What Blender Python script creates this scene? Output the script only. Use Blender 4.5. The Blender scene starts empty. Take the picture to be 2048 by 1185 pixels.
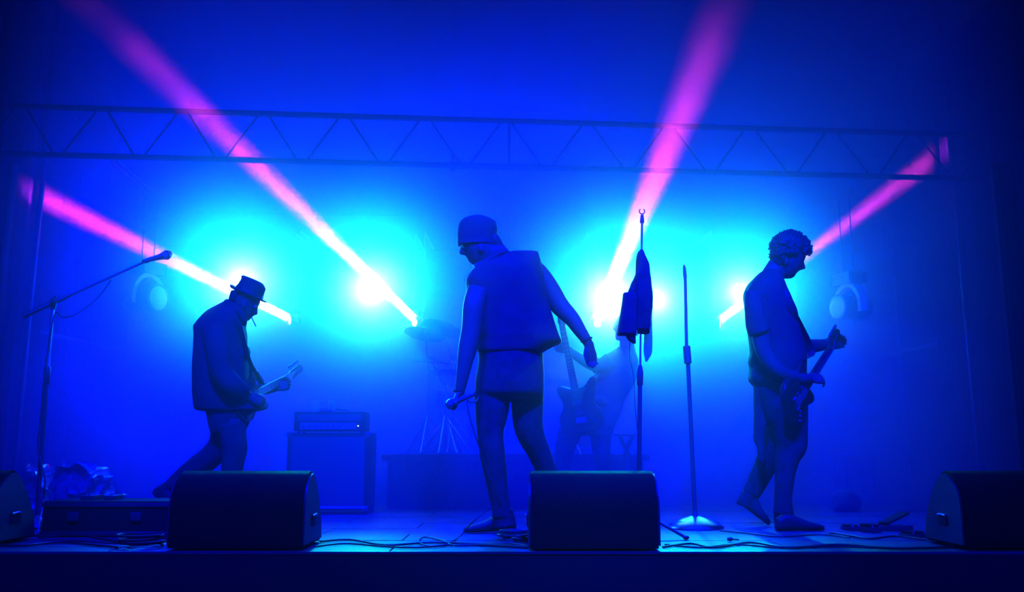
import bpy, bmesh, math, random
from mathutils import Vector, Matrix, noise
random.seed(7)
S = bpy.context.scene
C = S.collection
PI = math.pi

# ------------------------------------------------------------ camera
F = 1750.0; TILT = math.atan(305/F); CH = 0.48      # focal length in px of the 2048-wide frame, upward tilt, height above the stage boards
cam_d = bpy.data.cameras.new('camera'); cam = bpy.data.objects.new('camera', cam_d); C.objects.link(cam)
cam_d.sensor_width = 36; cam_d.lens = F*36/2048; cam_d.clip_start = .05; cam_d.clip_end = 100
cam.location = (0, 0, CH); cam.rotation_euler = (PI/2+TILT, 0, 0)
S.camera = cam
CT, ST = math.cos(TILT), math.sin(TILT)
def P(px, py, Y):
    """world point that stands at distance Y (metres upstage of the lens) and is seen at px, py"""
    u = (px-1024)/F; v = (592.5-py)/F
    k = Y/(CT-v*ST)
    return Vector((u*k, Y, CH+(ST+v*CT)*k))
def PZ(px, py, z):
    """same, for a point at height z"""
    u = (px-1024)/F; v = (592.5-py)/F
    k = (z-CH)/(ST+v*CT)
    return Vector((u*k, (CT-v*ST)*k, z))
def ppm(Y, py=700):                                  # pixels per metre at distance Y
    v = (592.5-py)/F
    return F*(CT-v*ST)/Y

# ------------------------------------------------------------ view, world
S.view_settings.view_transform = 'Standard'; S.view_settings.look = 'None'
S.view_settings.gamma = 1; S.view_settings.use_curve_mapping = False
S.view_settings.exposure = 0
w = bpy.data.worlds.new('world'); S.world = w; w.use_nodes = True
w.node_tree.nodes['Background'].inputs[0].default_value = (0.0, 0.0, 1, 1)
w.node_tree.nodes['Background'].inputs[1].default_value = 1.8

# ------------------------------------------------------------ stage lighting
def aim(o, to):
    o.rotation_euler = (Vector(to)-o.location).to_track_quat('-Z', 'Y').to_euler()
def lamp(name, kind, loc, col, power, to=None, angle=60, blend=.5, rad=.05):
    d = bpy.data.lights.new(name, kind); d.color = col; d.energy = power; d.shadow_soft_size = rad
    if kind == 'SPOT': d.spot_size = math.radians(angle); d.spot_blend = blend
    o = bpy.data.objects.new(name, d); C.objects.link(o); o.location = loc
    if to is not None: aim(o, to)
    return o
WASH = [(484, 566, 8.95), (742, 580, 8.95), (1312, 600, 8.95), (1482, 586, 8.95), (1222, 600, 8.95)]
BEAM = [((577, 636, 8.3), (30, 369, 7.15)), ((828, 638, 8.3), (186, 15, 5.95)),
        ((1195, 638, 8.3), (1484, -70, 5.8)), ((1440, 641, 8.3), (1900, 291, 8.0))]
WP = [4000, 4800, 3300, 2800, 5000]
HP = [3000, 3600, 1800, 1800, 5500]
for (px, py, Y), p, h in zip(WASH, WP, HP):
    a = P(px, py, Y)
    lamp('wash_light', 'SPOT', a, (0, .50, .6), p, a+Vector((-a.x*.10, -1, -.13)), 47, 1, rad=.07)
    lamp('hot_light', 'SPOT', a, (.22, .8, 1), h, (0, 0, CH), 20, 1, rad=.06)
BP = [21, 13, 19, 14]
for ((x0, y0, Y0), (x1, y1, Y1)), p in zip(BEAM, BP):
    a = P(x0, y0, Y0); b = P(x1, y1, Y1)
    o = lamp('beam_light', 'AREA', a+(b-a).normalized()*.004, (1, .03, .42), p, b)
    o.data.shape = 'DISK'; o.data.size = .08 if x0 != 1195 else .10
    o.data.spread = math.radians(4.8 if x0 != 1195 else 8)
for i in (1, 3):                                     # stray light of two wash lamps
    lamp('spill_light', 'POINT', P(*WASH[i])+Vector((0, -.12, 0)), (0, .5, .6), 28, rad=.06)
# added blue fill without fixtures: points in the rear haze, spots before the stage
lamp('blue_fill_light', 'POINT', (-2.7, 7.7, 1.9), (0, 0, 1), 1000, rad=.2)
lamp('blue_fill_light', 'POINT', (-.3, 7.9, 2.2), (0, 0, 1), 1000, rad=.2)
lamp('blue_fill_light', 'POINT', (1.7, 7.8, 1.7), (0, 0, 1), 600, rad=.2)
lamp('front_fill_light', 'SPOT', (-1.5, 2.6, 4.4), (0, 0, 1), 14500, (-1.4, 6.0, .9), 55, 1, rad=.15)  # fill spots added out of view to lift the dark performers
lamp('front_fill_light', 'SPOT', (.6, 2.4, 4.4), (0, 0, 1), 17500, (.4, 5.4, 1.1), 52, 1, rad=.15)
lamp('front_fill_light', 'SPOT', (2.0, 2.6, 4.4), (0, 0, 1), 9500, (1.7, 5.7, .9), 45, 1, rad=.15)
HD, HF, HA = .58, .021, .001

# ------------------------------------------------------------ materials
def nodemat(name, col, rough=.8, metal=0, spec=.3, var=.0, vscale=8, bump=0, bscale=60, sheen=0, alpha=1, trans=0):
    m = bpy.data.materials.new(name); m.use_nodes = True; nt = m.node_tree
    b = nt.nodes['Principled BSDF']
    b.inputs['Base Color'].default_value = (*col, 1); b.inputs['Roughness'].default_value = rough
    b.inputs['Metallic'].default_value = metal; b.inputs['Specular IOR Level'].default_value = spec
    b.inputs['Alpha'].default_value = alpha; b.inputs['Transmission Weight'].default_value = trans
    tc = nt.nodes.new('ShaderNodeTexCoord')
    if var:
        n = nt.nodes.new('ShaderNodeTexNoise'); n.inputs['Scale'].default_value = vscale; n.inputs['Detail'].default_value = 4
        nt.links.new(tc.outputs['Object'], n.inputs['Vector'])
        r = nt.nodes.new('ShaderNodeMapRange'); r.inputs[1].default_value = .3; r.inputs[2].default_value = .7
        r.inputs[3].default_value = 1-var; r.inputs[4].default_value = 1+var
        nt.links.new(n.outputs['Fac'], r.inputs[0])
        mx = nt.nodes.new('ShaderNodeVectorMath'); mx.operation = 'SCALE'; mx.inputs[0].default_value = col
        nt.links.new(r.outputs[0], mx.inputs['Scale']); nt.links.new(mx.outputs[0], b.inputs['Base Color'])
    if bump:
        n = nt.nodes.new('ShaderNodeTexNoise'); n.inputs['Scale'].default_value = bscale; n.inputs['Detail'].default_value = 3
        nt.links.new(tc.outputs['Object'], n.inputs['Vector'])
        bp = nt.nodes.new('ShaderNodeBump'); bp.inputs['Strength'].default_value = bump; bp.inputs['Distance'].default_value = .01
        nt.links.new(n.outputs['Fac'], bp.inputs['Height']); nt.links.new(bp.outputs[0], b.inputs['Normal'])
    return m
def emitter(name, col, st):
    m = bpy.data.materials.new(name); m.use_nodes = True; nt = m.node_tree; nt.nodes.clear()
    o = nt.nodes.new('ShaderNodeOutputMaterial'); e = nt.nodes.new('ShaderNodeEmission')
    e.inputs[0].default_value = (*col, 1); e.inputs[1].default_value = st
    nt.links.new(e.outputs[0], o.inputs[0]); m.cycles.emission_sampling = 'NONE'
    return m
M = dict(
    skin=nodemat('skin', (.14, .06, .02), .6, spec=.12, var=.08, vscale=12),
    hair=nodemat('hair', (.010, .009, .012), .55, spec=.08, var=.3, vscale=60),
    jacket=nodemat('jacket_cloth', (.012, .012, .016), .85, spec=.08, var=.15, bump=.3, bscale=40),
    vest=nodemat('vest_cloth', (.012, .012, .016), .8, spec=.08, var=.15, bump=.3, bscale=40),
    shirt=nodemat('shirt_cloth', (.013, .013, .017), .9, spec=.08, var=.15, bump=.3, bscale=30),
    denim=nodemat('dark_denim', (.009, .010, .016), .9, spec=.08, var=.25, vscale=25, bump=.3, bscale=90),
    leather=nodemat('shoe_leather', (.008, .008, .010), .55, spec=.15, bump=.2),
    felt=nodemat('felt', (.012, .012, .016), .95, spec=.08, var=.1, bump=.2, bscale=120),
    scarf=nodemat('scarf_cloth', (.05, .05, .06), .9, var=.15, bump=.3),
    sheer=nodemat('sheer_cloth', (.05, .06, .08), .9, alpha=.8),
    black=nodemat('black_plastic', (.018, .018, .02), .5, spec=.4, bump=.1, bscale=200),
    tolex=nodemat('tolex', (.005, .005, .006), .75, spec=.08, bump=.5, bscale=300),
    grille=nodemat('grille_cloth', (.025, .025, .027), .9, bump=.6, bscale=400),
    steel=nodemat('steel', (.4, .4, .42), .35, metal=1, var=.1),
    darksteel=nodemat('dark_steel', (.06, .06, .065), .4, metal=.8, var=.1),
    alu=nodemat('truss_aluminium', (.012, .012, .014), .9, spec=.1, var=.1),
    brass=nodemat('cymbal_brass', (.03, .025, .02), .6, metal=.3, var=.15),
    wood=nodemat('lacquered_wood', (.02, .008, .006), .35, spec=.3, var=.2, vscale=20),
    maple=nodemat('maple', (.02, .01, .006), .6, spec=.15, var=.15, vscale=30),
    eye=nodemat('eye_white', (.12, .12, .12), .4),
    white=nodemat('white_plastic', (.7, .7, .68), .5),
    plastic=nodemat('clear_plastic', (.75, .78, .8), .15, spec=.6, alpha=.35),
    lens=nodemat('frosted_lens', (.8, .85, .9), .4, spec=.6),
    casing=nodemat('lamp_casing', (.05, .05, .055), .45, spec=.4, bump=.15),
    bright=nodemat('pale_casing', (.6, .6, .6), .5),
    curtain=nodemat('stage_curtain', (.003, .005, .02), .95, spec=.05, var=.12, vscale=3, bump=.3),
    roof=nodemat('roof_cloth', (.008, .008, .012), .9, var=.1, vscale=1.5),
    deck=nodemat('deck_board', (.012, .012, .035), .5, spec=.22, var=.35, vscale=5, bump=.35, bscale=25),
    fascia=nodemat('fascia_cloth', (.006, .006, .008), .95, bump=.3, bscale=20),
    cable=nodemat('cable_rubber', (.012, .012, .013), .5, spec=.4),
    drum=nodemat('drum_shell', (.06, .06, .07), .35, spec=.5),
    skinhead=nodemat('drum_head', (.4, .4, .4), .6),
)

# ------------------------------------------------------------ mesh helpers
def cr(a, b, c, d, t):
    return .5*((2*b)+(-a+c)*t+(2*a-5*b+4*c-d)*t*t+(-a+3*b-3*c+d)*t*t*t)
def smooth_list(rows, n):
    """Catmull-Rom through a list of number tuples"""
    if n <= 1 or len(rows) < 3: return [tuple(r) for r in rows]
    out = []; L = len(rows)
    for i in range(L-1):
        p = [rows[max(0, i-1)], rows[i], rows[i+1], rows[min(L-1, i+2)]]
        for k in range(n):
            out.append(tuple(cr(p[0][j], p[1][j], p[2][j], p[3][j], k/n) for j in range(len(rows[0]))))
    out.append(tuple(rows[-1]))
    return out
class Mesh:
    def __init__(self, Y=6.0):
        self.bm = bmesh.new(); self.Y = Y
    def loft(self, rings, e=2.0, seg=20):
        prev = None; first = None
        for c, a, b in rings:
            vs = []
            for i in range(seg):
                t = 2*PI*i/seg; ct, st = math.cos(t), math.sin(t)
                x = math.copysign(abs(ct)**(2/e), ct); y = math.copysign(abs(st)**(2/e), st)
                vs.append(self.bm.verts.new(c+a*x+b*y))
            if prev:
                for i in range(seg):
                    self.bm.faces.new((prev[i], prev[(i+1) % seg], vs[(i+1) % seg], vs[i]))
            else: first = vs
            prev = vs
        self.bm.faces.new(first[::-1]); self.bm.faces.new(prev)
        return self
    def rows(self, rows, n=3, e=2.2, seg=24):
        """horizontal sections seen from xl to xr at height py: (py, xl, xr, depth offset, depth radius)"""
        R = []
        for py, xl, xr, dy, rd in smooth_list(rows, n):
            l = P(xl, py, self.Y+dy); r = P(xr, py, self.Y+dy)
            R.append(((l+r)/2, (r-l)/2, Vector((0, max(rd, .002), 0))))
        return self.loft(R, e, seg)
    def slices(self, rows, n=3, e=2.4, seg=20):
        """upright sections: (px, ytop, ybottom, depth offset, depth radius)"""
        R = []
        for px, yt, yb, dy, rd in smooth_list(rows, n):
            t = P(px, yt, self.Y+dy); b = P(px, yb, self.Y+dy)
            R.append(((t+b)/2, (t-b)/2, Vector((0, rd, 0))))
        return self.loft(R, e, seg)
    def limb(self, pts, n=4, e=2.0, seg=16):
        """round chain: (px, py, depth offset, radius in px across the picture, depth radius)"""
        q = smooth_list(pts, n)
        c = [P(p[0], p[1], self.Y+p[2]) for p in q]; R = []
        for i, p in enumerate(q):
            t = c[min(i+1, len(c)-1)]-c[max(i-1, 0)]; t.y = 0
            if t.length < 1e-5: t = Vector((0, 0, 1))
            t.normalize(); N = Vector((t.z, 0, -t.x)); r = p[3]/ppm(self.Y+p[2], p[1])
            R.append((c[i], N*r, Vector((0, p[4], 0))))
        return self.loft(R, e, seg)
    def tube(self, pts, rad, seg=8, e=2.0):
        """general tube through world points, rad a number or one per point"""
        pts = [Vector(p) for p in pts]; rad = rad if isinstance(rad, (list, tuple)) else [rad]*len(pts)
        R = []; up = None
        for i, p in enumerate(pts):
            t = (pts[min(i+1, len(pts)-1)]-pts[max(i-1, 0)])
            if t.length < 1e-7: t = Vector((0, 0, 1))
            t.normalize()
            if up is None: up = Vector((0, 0, 1)) if abs(t.z) < .9 else Vector((0, 1, 0))
            a = up-t*up.dot(t)
            if a.length < 1e-4: a = t.orthogonal()
            a.normalize(); b = t.cross(a); up = a
            R.append((p, a*rad[i], b*rad[i]))
        return self.loft(R, e, seg)
    def ball(self, c, r, seg=12):
        r = Vector(r) if not isinstance(r, (int, float)) else Vector((r, r, r))
        c = Vector(c)
        ret = bmesh.ops.create_uvsphere(self.bm, u_segments=seg, v_segments=max(6, seg//2), radius=1)
        for v in ret['verts']: v.co = Vector((v.co.x*r.x, v.co.y*r.y, v.co.z*r.z))+c
        return self
    def box(self, a, b, mat=None, bev=0):
        ret = bmesh.ops.create_cube(self.bm, size=1)
        a = Vector(a); b = Vector(b)
        for v in ret['verts']:
            v.co = Vector([(a[i]+b[i])/2+v.co[i]*(b[i]-a[i]) for i in range(3)])
            if mat: v.co = mat @ v.co
        if bev:
            es = list({e for v in ret['verts'] for e in v.link_edges})
            bmesh.ops.bevel(self.bm, geom=es, offset=bev, segments=2, affect='EDGES', profile=.7)
        return self
    def lathe(self, prof, mat=None, seg=24):
        """prof (r, z) around local z"""
        mat = mat or Matrix(); prev = None; first = None
        for r, z in prof:
            vs = [self.bm.verts.new(mat @ Vector((max(r, 1e-4)*math.cos(2*PI*i/seg), max(r, 1e-4)*math.sin(2*PI*i/seg), z))) for i in range(seg)]
            if prev:
                for i in range(seg): self.bm.faces.new((prev[i], prev[(i+1) % seg], vs[(i+1) % seg], vs[i]))
            else: first = vs
            prev = vs
        self.bm.faces.new(first[::-1]); self.bm.faces.new(prev)
        return self
    def prism(self, outline, t0, t1, mat=None):
        """closed 2-D outline (x, y) extruded from z = t0 to t1"""
        mat = mat or Matrix()
        lo = [self.bm.verts.new(mat @ Vector((x, y, t0))) for x, y in outline]
        hi = [self.bm.verts.new(mat @ Vector((x, y, t1))) for x, y in outline]
        n = len(lo)
        for i in range(n): self.bm.faces.new((lo[i], lo[(i+1) % n], hi[(i+1) % n], hi[i]))
        self.bm.faces.new(lo[::-1]); self.bm.faces.new(hi)
        return self
    def build(self, name, mat, parent=None, voxel=0, smooth=True, relax=1):
        bmesh.ops.recalc_face_normals(self.bm, faces=self.bm.faces)
        me = bpy.data.meshes.new(name); self.bm.to_mesh(me); self.bm.free()
        o = bpy.data.objects.new(name, me); C.objects.link(o)
        if voxel:
            r = o.modifiers.new('r', 'REMESH'); r.mode = 'VOXEL'; r.voxel_size = voxel
            s = o.modifiers.new('s', 'SMOOTH'); s.factor = .5; s.iterations = relax
            dg = bpy.context.evaluated_depsgraph_get(); ev = o.evaluated_get(dg)
            nm = bpy.data.meshes.new_from_object(ev); o.modifiers.clear(); o.data = nm; bpy.data.meshes.remove(me); me = nm; me.name = name
        me.materials.clear(); me.materials.append(mat)
        if smooth:
            for p in me.polygons: p.use_smooth = True
            if not voxel:
                try: me.set_sharp_from_angle(angle=math.radians(40))
                except Exception: pass
        if parent is not None:
            o.parent = parent; o.matrix_parent_inverse = Matrix.Translation(-parent.location)
        return o
def thing(name, label, cat, loc, group=None):
    o = bpy.data.objects.new(name, None); C.objects.link(o); o.empty_display_size = .1
    o.location = loc; o['label'] = label; o['category'] = cat
    if group: o['group'] = group
    return o
def tag(o, label, cat, group=None, kind=None):
    o['label'] = label; o['category'] = cat
    if group: o['group'] = group
    if kind: o['kind'] = kind
    return o
def structure(o, label=None):
    o['kind'] = 'structure'
    if label: o['label'] = label
    return o
def frame(origin, xdir, ndir):
    """matrix with local x along xdir and local z as near ndir as it can be"""
    x = Vector(xdir).normalized(); z = Vector(ndir); z = (z-x*z.dot(x)).normalized(); y = z.cross(x)
    m = Matrix((x, y, z)).transposed().to_4x4(); m.translation = Vector(origin)
    return m
def curve_pts(pts, n=6):
    return [Vector(p) for p in smooth_list([tuple(p) for p in pts], n)]
def strip(pts, width, thick, widthdir):
    """flat band (strap, ribbon) through world points"""
    m = Mesh(); R = []
    pts = [Vector(p) for p in pts]
    for i, p in enumerate(pts):
        t = (pts[min(i+1, len(pts)-1)]-pts[max(i-1, 0)]).normalized()
        wd = Vector(widthdir); wd = (wd-t*wd.dot(t)).normalized()
        R.append((p, wd*width/2, t.cross(wd)*thick/2))
    m.loft(R, 5, 12)
    return m

# ------------------------------------------------------------ the stage itself
XL, XR, YF, YB, ZT = -4.1, 4.1, 4.255, 9.5, 4.3
def pleated(a, b, z0, z1, amp, pitch, name, mat, inward):
    """hanging cloth wall between plan points a and b, folds pointing inward"""
    a = Vector((*a, 0)); b = Vector((*b, 0)); L = (b-a).length; d = (b-a)/L; nrm = Vector((*inward, 0))
    n = int(L/pitch*8); bm = bmesh.new(); rows = []
    for k in range(2):
        for z in (z0, z1):
            row = []
            for i in range(n+1):
                s = i/n*L; off = (amp*math.sin(2*PI*s/pitch+.8*math.sin(s*3.1))+amp*.4*math.sin(2*PI*s/pitch*1.7+1)) if k == 0 else -.06-amp
                row.append(bm.verts.new(a+d*s+nrm*off+Vector((0, 0, z))))
            rows.append(row)
    for i in range(n):
        bm.faces.new((rows[0][i], rows[0][i+1], rows[1][i+1], rows[1][i]))
        bm.faces.new((rows[2][i], rows[3][i], rows[3][i+1], rows[2][i+1]))
        bm.faces.new((rows[0][i], rows[2][i], rows[2][i+1], rows[0][i+1]))
        bm.faces.new((rows[1][i], rows[1][i+1], rows[3][i+1], rows[3][i]))
    for i in (0, n): bm.faces.new((rows[0][i], rows[1][i], rows[3][i], rows[2][i]))
    m = Mesh(); m.bm.free(); m.bm = bm
    return m.build(name, mat)
structure(pleated((XL-.05, YB+.05), (XR+.05, YB+.05), 0, ZT, .006, .8, 'wall_back', M['curtain'], (0, -1)), 'plain backdrop cloth closing the rear of the stage')
structure(pleated((XL-.05, 4.0), (XL-.05, YB), -.0, ZT, .03, .16, 'wall_left', M['curtain'], (1, 0)), 'pleated side curtain along the left of the stage')
structure(pleated((XR+.05, 4.0), (XR+.05, YB), -.0, ZT, .03, .16, 'wall_right', M['curtain'], (-1, 0)), 'pleated side curtain along the right of the stage')
structure(Mesh().box((XL-.2, 4.0, ZT), (XR+.2, YB+.15, ZT+.08)).build('ceiling', M['roof'], smooth=False), 'dark canvas roof of the stage')
floor = structure(Mesh().box((XL-.15, YF+.02, -1.2), (XR+.15, YB+.15, -.02)).build('floor', M['fascia'], smooth=False), 'stage platform of deck boards')
ys = [YF, 4.48, 4.78, 5.13, 5.5, 5.9, 6.4, 7.0, 7.7, 8.5, YB+.1]
for j in range(len(ys)-1):
    x = XL-.14-(j % 2)*.5; k = 0
    while x < XR+.14:
        x2 = min(x+1.22, XR+.14); x1 = max(x, XL-.14)
        if x2-x1 > .05:
            dz = random.uniform(-.0015, .0015)
            o = Mesh().box((x1+.003, ys[j]+.004, -.02), (x2-.003, ys[j+1]-.004, dz), bev=.003).build('deck_board', M['deck'], floor, smooth=False)
        x += 1.22
structure(Mesh().box((XL-.15, YF-.008, -.010), (XR+.15, YF+.0, .003), bev=.002).build('trim_1', M['darksteel'], smooth=False), 'thin metal edging along the front of the stage')
structure(Mesh().box((XL-.15, YF-.004, -1.2), (XR+.15, YF+.019, -.011)).build('trim_2', M['fascia'], smooth=False), 'black skirt below the stage edge')
# seam rope down the backdrop
tag(Mesh().tube([(P(1019, 236, 9.42).x, 9.42, ZT), P(1021, 360, 9.42), P(1022, 500, 9.42)], .008).build('hanging_cable', M['cable']),
    'thin dark cable hanging straight down in front of the backdrop centre', 'cable')

# ------------------------------------------------------------ trusses
def truss(label, ends, zc, h, nodes, r, rb, ytop, vert=None):
    (ax, ay), (bx, by) = ends; A = Vector((ax, ay, zc)); B = Vector((bx, by, zc))
    t = thing('roof_truss', label, 'truss', (A+B)/2)
    up = Vector((0, 0, h))
    Mesh().tube([A, B], r, 12).build('bottom_chord', M['alu'], t)
    Mesh().tube([A+up, B+up], r, 12).build('top_chord', M['alu'], t)
    def at(px):                                       # point of the chord seen at px
        u = (px-1024)/F/1.01
        d = B-A; s = (u*A.y-A.x)/(d.x-u*d.y)
        return A+d*s
    for l, rr in nodes:
        g = (rr-l)/2; mid = (l+rr)/2
        for s, q in ((-1, l), (1, rr)):
            b0 = at(q); t0 = at(mid+s*(nodes[1][0]-nodes[0][0])/2-s*g)+up
            Mesh().tube([b0, t0], rb, 8).build('brace', M['alu'], t)
    if vert:
        v = at(vert); Mesh().tube([v, v+up], rb*1.2, 8).build('upright', M['alu'], t)
    return t
nd = [(57+172*i, 74+172*i) for i in range(-1, 13)]
truss('wide dark lattice truss crossing the whole stage above the band', ((-4.04, 6.66), (4.04, 7.32)), 2.79, .40, nd, .024, .0085, 235, 1018)
nd = [(272+135*i, 286+135*i) for i in range(0, 11)]
truss('fainter lattice truss in front of the backdrop, carrying the lamps', ((-4.04, 9.1), (4.04, 9.34)), 2.60, .38, nd, .020, .007, 415)
for px, lab in ((330, 'left'), (902, 'centre')):
    pass
b = P(905, 330, 6.95)
tag(Mesh().box(b+Vector((-.02, -.02, -.05)), b+Vector((.02, .02, .02)), bev=.004).tube([b, b+Vector((0, 0, .12))], .006).build('truss_clamp', M['alu']),
    'small clamp under the front truss left of centre', 'clamp')

# scaffold rails and posts at the sides
def post(a, b, r, name, label, cat, grp=None, mat='darksteel'):
    return tag(Mesh().tube([a, b], r, 12).build(name, M[mat]), label, cat, grp)
A = P(1931, 687, 8.0); B = P(1640, 752, 9.3)
a = Vector((3.93, 8.0, A.z)); b = Vector((3.93, 9.35, A.z+.02))
post(a, b, .022, 'scaffold_rail', 'horizontal metal rail along the right side curtain', 'rail', mat='drum')
post((3.96, 7.55, 0), (3.96, 7.55, ZT), .022, 'scaffold_post', 'nearer upright metal post in front of the right curtain', 'post')
post((3.96, 8.9, 0), (3.96, 8.9, ZT), .02, 'scaffold_post', 'farther upright post by the right curtain, behind the rail end', 'post')
a = Vector((-3.93, 7.2, A.z)); b = Vector((-3.93, 9.35, A.z+.02))
post(a, b, .022, 'scaffold_rail', 'horizontal metal rail along the left side curtain', 'rail', mat='drum')
post((-3.96, 7.1, 0), (-3.96, 7.1, ZT), .022, 'scaffold_post', 'nearer upright metal post in front of the left curtain', 'post')
post((-3.96, 9.0, 0), (-3.96, 9.0, ZT), .02, 'scaffold_post', 'farther upright post by the left curtain, beside the unlit lamp', 'post')
# black masking legs at the outer edges
for s, lab in ((-1, 'black masking curtain at the far left edge of the stage'), (1, 'black masking curtain at the far right edge of the stage')):
    m = Mesh(); x0 = 3.86 if s > 0 else 4.0
    n = 24; out = []
    for i in range(n+1):
        out.append((s*(x0+(4.04-x0)*i/n), 6.75+.02*math.sin(i*1.1)))
    for i in range(n, -1, -1):
        out.append((s*(x0+(4.04-x0)*i/n), 6.79+.02*math.sin(i*1.1)))
    m.prism(out, .01, 2.75)
    tag(m.build('masking_curtain', M['fascia']), lab, 'curtain')

# ------------------------------------------------------------ lamps
def clamp_pipe(t, head, ztop):
    Mesh().tube([head, (head.x, head.y, ztop)], .012, 8).build('drop_pipe', M['darksteel'], t)
def chord_y(x): return 9.1+(x+4.04)/8.08*.24
def moving_head(pos, look, label, lit, ztop=2.60, s=1.0, lensmat=None, pale=False, grp=None, front=False):
    """hanging moving head: clamp, base, yoke, head (> lens), lens centre at pos looking along look"""
    look = Vector(look).normalized(); pos = Vector(pos); c = pos-look*.15*s
    t = thing('moving_head_lamp', label, 'stage lamp', (c.x, c.y, c.z), grp)
    fm = frame(c, (0, 0, 1), look)                     # local z along look
    side = look.cross(Vector((0, 0, 1))).normalized()
    hd = Mesh().lathe([(.05*s, -.19*s), (.095*s, -.17*s), (.115*s, -.08*s), (.10*s, .0), (.118*s, .06*s), (.125*s, .145*s), (.112*s, .152*s)], fm, 28).build('head', M['casing'], t)
    l = Mesh().lathe([(.108*s, .150*s), (.08*s, .163*s), (.03*s, .169*s), (.002*s, .17*s)], fm, 28)
    lo = l.build('lens', lensmat or M['lens'], hd)
    top = c+Vector((0, 0, .27*s))
    y = Mesh(); pts = []
    for i in range(13):
        a = PI*i/12; pts.append(c+side*math.cos(a)*.17*s+Vector((0, 0, 1))*(.02+math.sin(a)*.20)*s)
    pts = [c+side*.17*s+Vector((0, 0, -.05*s))]+pts+[c-side*.17*s+Vector((0, 0, -.05*s))]
    R = []
    for i, p in enumerate(pts):
        tt = (pts[min(i+1, len(pts)-1)]-pts[max(i-1, 0)]).normalized(); w_ = tt.cross(look).normalized()
        R.append((p, look*.05*s, w_*(.028 if pale else .013)*s))
    y.loft(R, 4, 12); y.build('yoke', M['bright'] if pale else M['casing'], t)
    bm = Matrix.Translation(top) @ Matrix.Rotation(math.atan2(side.y, side.x), 4, 'Z')
    Mesh().box((-.13*s, -.09*s, -.04*s), (.13*s, .09*s, .045*s), bm, .01).build('base', M['casing'], t)
    for q in (-.07, .07):
        if front: Mesh().tube([top+side*q+Vector((0, 0, .04*s)), (top.x+side.x*q, top.y+side.y*q, 2.72), (top.x+side.x*q, 6.66+(top.x+4.04)/8.08*.66, 2.78)], .006, 8).build('hanger', M['darksteel'], t)
        else: Mesh().tube([top+side*q+Vector((0, 0, .04*s)), (top.x+side.x*q, top.y+side.y*q, 2.56), (top.x+side.x*q, chord_y(top.x), 2.60)], .008, 8).build('hanger', M['bright'] if pale else M['darksteel'], t)
    return t
LIT_B = emitter('lit_wash_lens', (.25, .7, 1), 40)
LIT_P = emitter('lit_beam_lens', (1, .55, .85), 40)
cols = ['blue wash lamp hanging behind the man in the hat', 'blue wash lamp hanging left of the singer, above the cymbals',
        'blue wash lamp hanging behind the draped microphone stand', 'blue wash lamp hanging behind the curly haired guitarist',
        'blue wash lamp hanging between the singer and the draped stand']
for (px, py, Y), lab in zip(WASH, cols):
    p = P(px, py, Y); moving_head(p+Vector((0, .03, 0)), (-p.x*.12, -1, -.05), lab, 1, s=.6, lensmat=LIT_B)
cols = ['beam lamp right of the hat, shooting a pink beam to the left curtain', 'beam lamp above the cymbals, shooting a pink beam to the upper left',
        'beam lamp right of the singer, shooting a pink beam up to the roof', 'beam lamp left of the curly haired guitarist, shooting a pink beam right']
for ((x0, y0, Y0), (x1, y1, Y1)), lab in zip(BEAM, cols):
    a = P(x0, y0, Y0); b = P(x1, y1, Y1); d = (b-a).normalized()
    moving_head(a-d*.02, d, lab, 1, s=.33, lensmat=LIT_P, pale=True)  # yoke and hangers coloured pale to stand in for the glare around them
p = P(316, 602, 7.5); moving_head(p, (.93, -.36, -.16), 'unlit moving head lamp hanging at the left, above the boom microphone', 0, s=1.0, pale=True, front=True)
p = P(1675, 619, 7.6); moving_head(p, (-.95, -.30, -.12), 'unlit moving head lamp hanging at the right, above the guitar neck', 0, s=.95, pale=True, front=True)
# pipe carrying the two side lamps, left bar with hook, hanging hook at the right
a = P(350, 515, 8.7); b = P(422, 517, 8.7)
m = Mesh().box(a+Vector((-.2, -.02, -.022)), b+Vector((0, .02, .022)), bev=.005)
m.tube([a+Vector((.05, 0, 0)), (a.x+.05, 9.12, 2.6)], .008, 8)
tag(m.build('lighting_bar', M['alu']), 'short dark lighting bar hanging under the rear truss at the left', 'bar')
h = P(412, 520, 8.7)
tag(Mesh().tube([h+Vector((.018*math.sin(a_), 0, -.02-.018*math.cos(a_)+.0)) for a_ in [PI-k*.45 for k in range(11)]], .003, 6).build('wire_hook', M['darksteel']),
    'little wire hook under the end of the short lighting bar', 'hook')
h = P(1477, 521, 9.2)
tag(Mesh().tube([(h.x, chord_y(h.x), 2.6), h+Vector((0, 0, .03))], .014, 8).ball(h, (.05, .04, .055)).build('hanging_floodlight', M['alu']),
    'small round lamp hanging from the rear truss above the curly haired guitarist', 'stage lamp')

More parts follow.
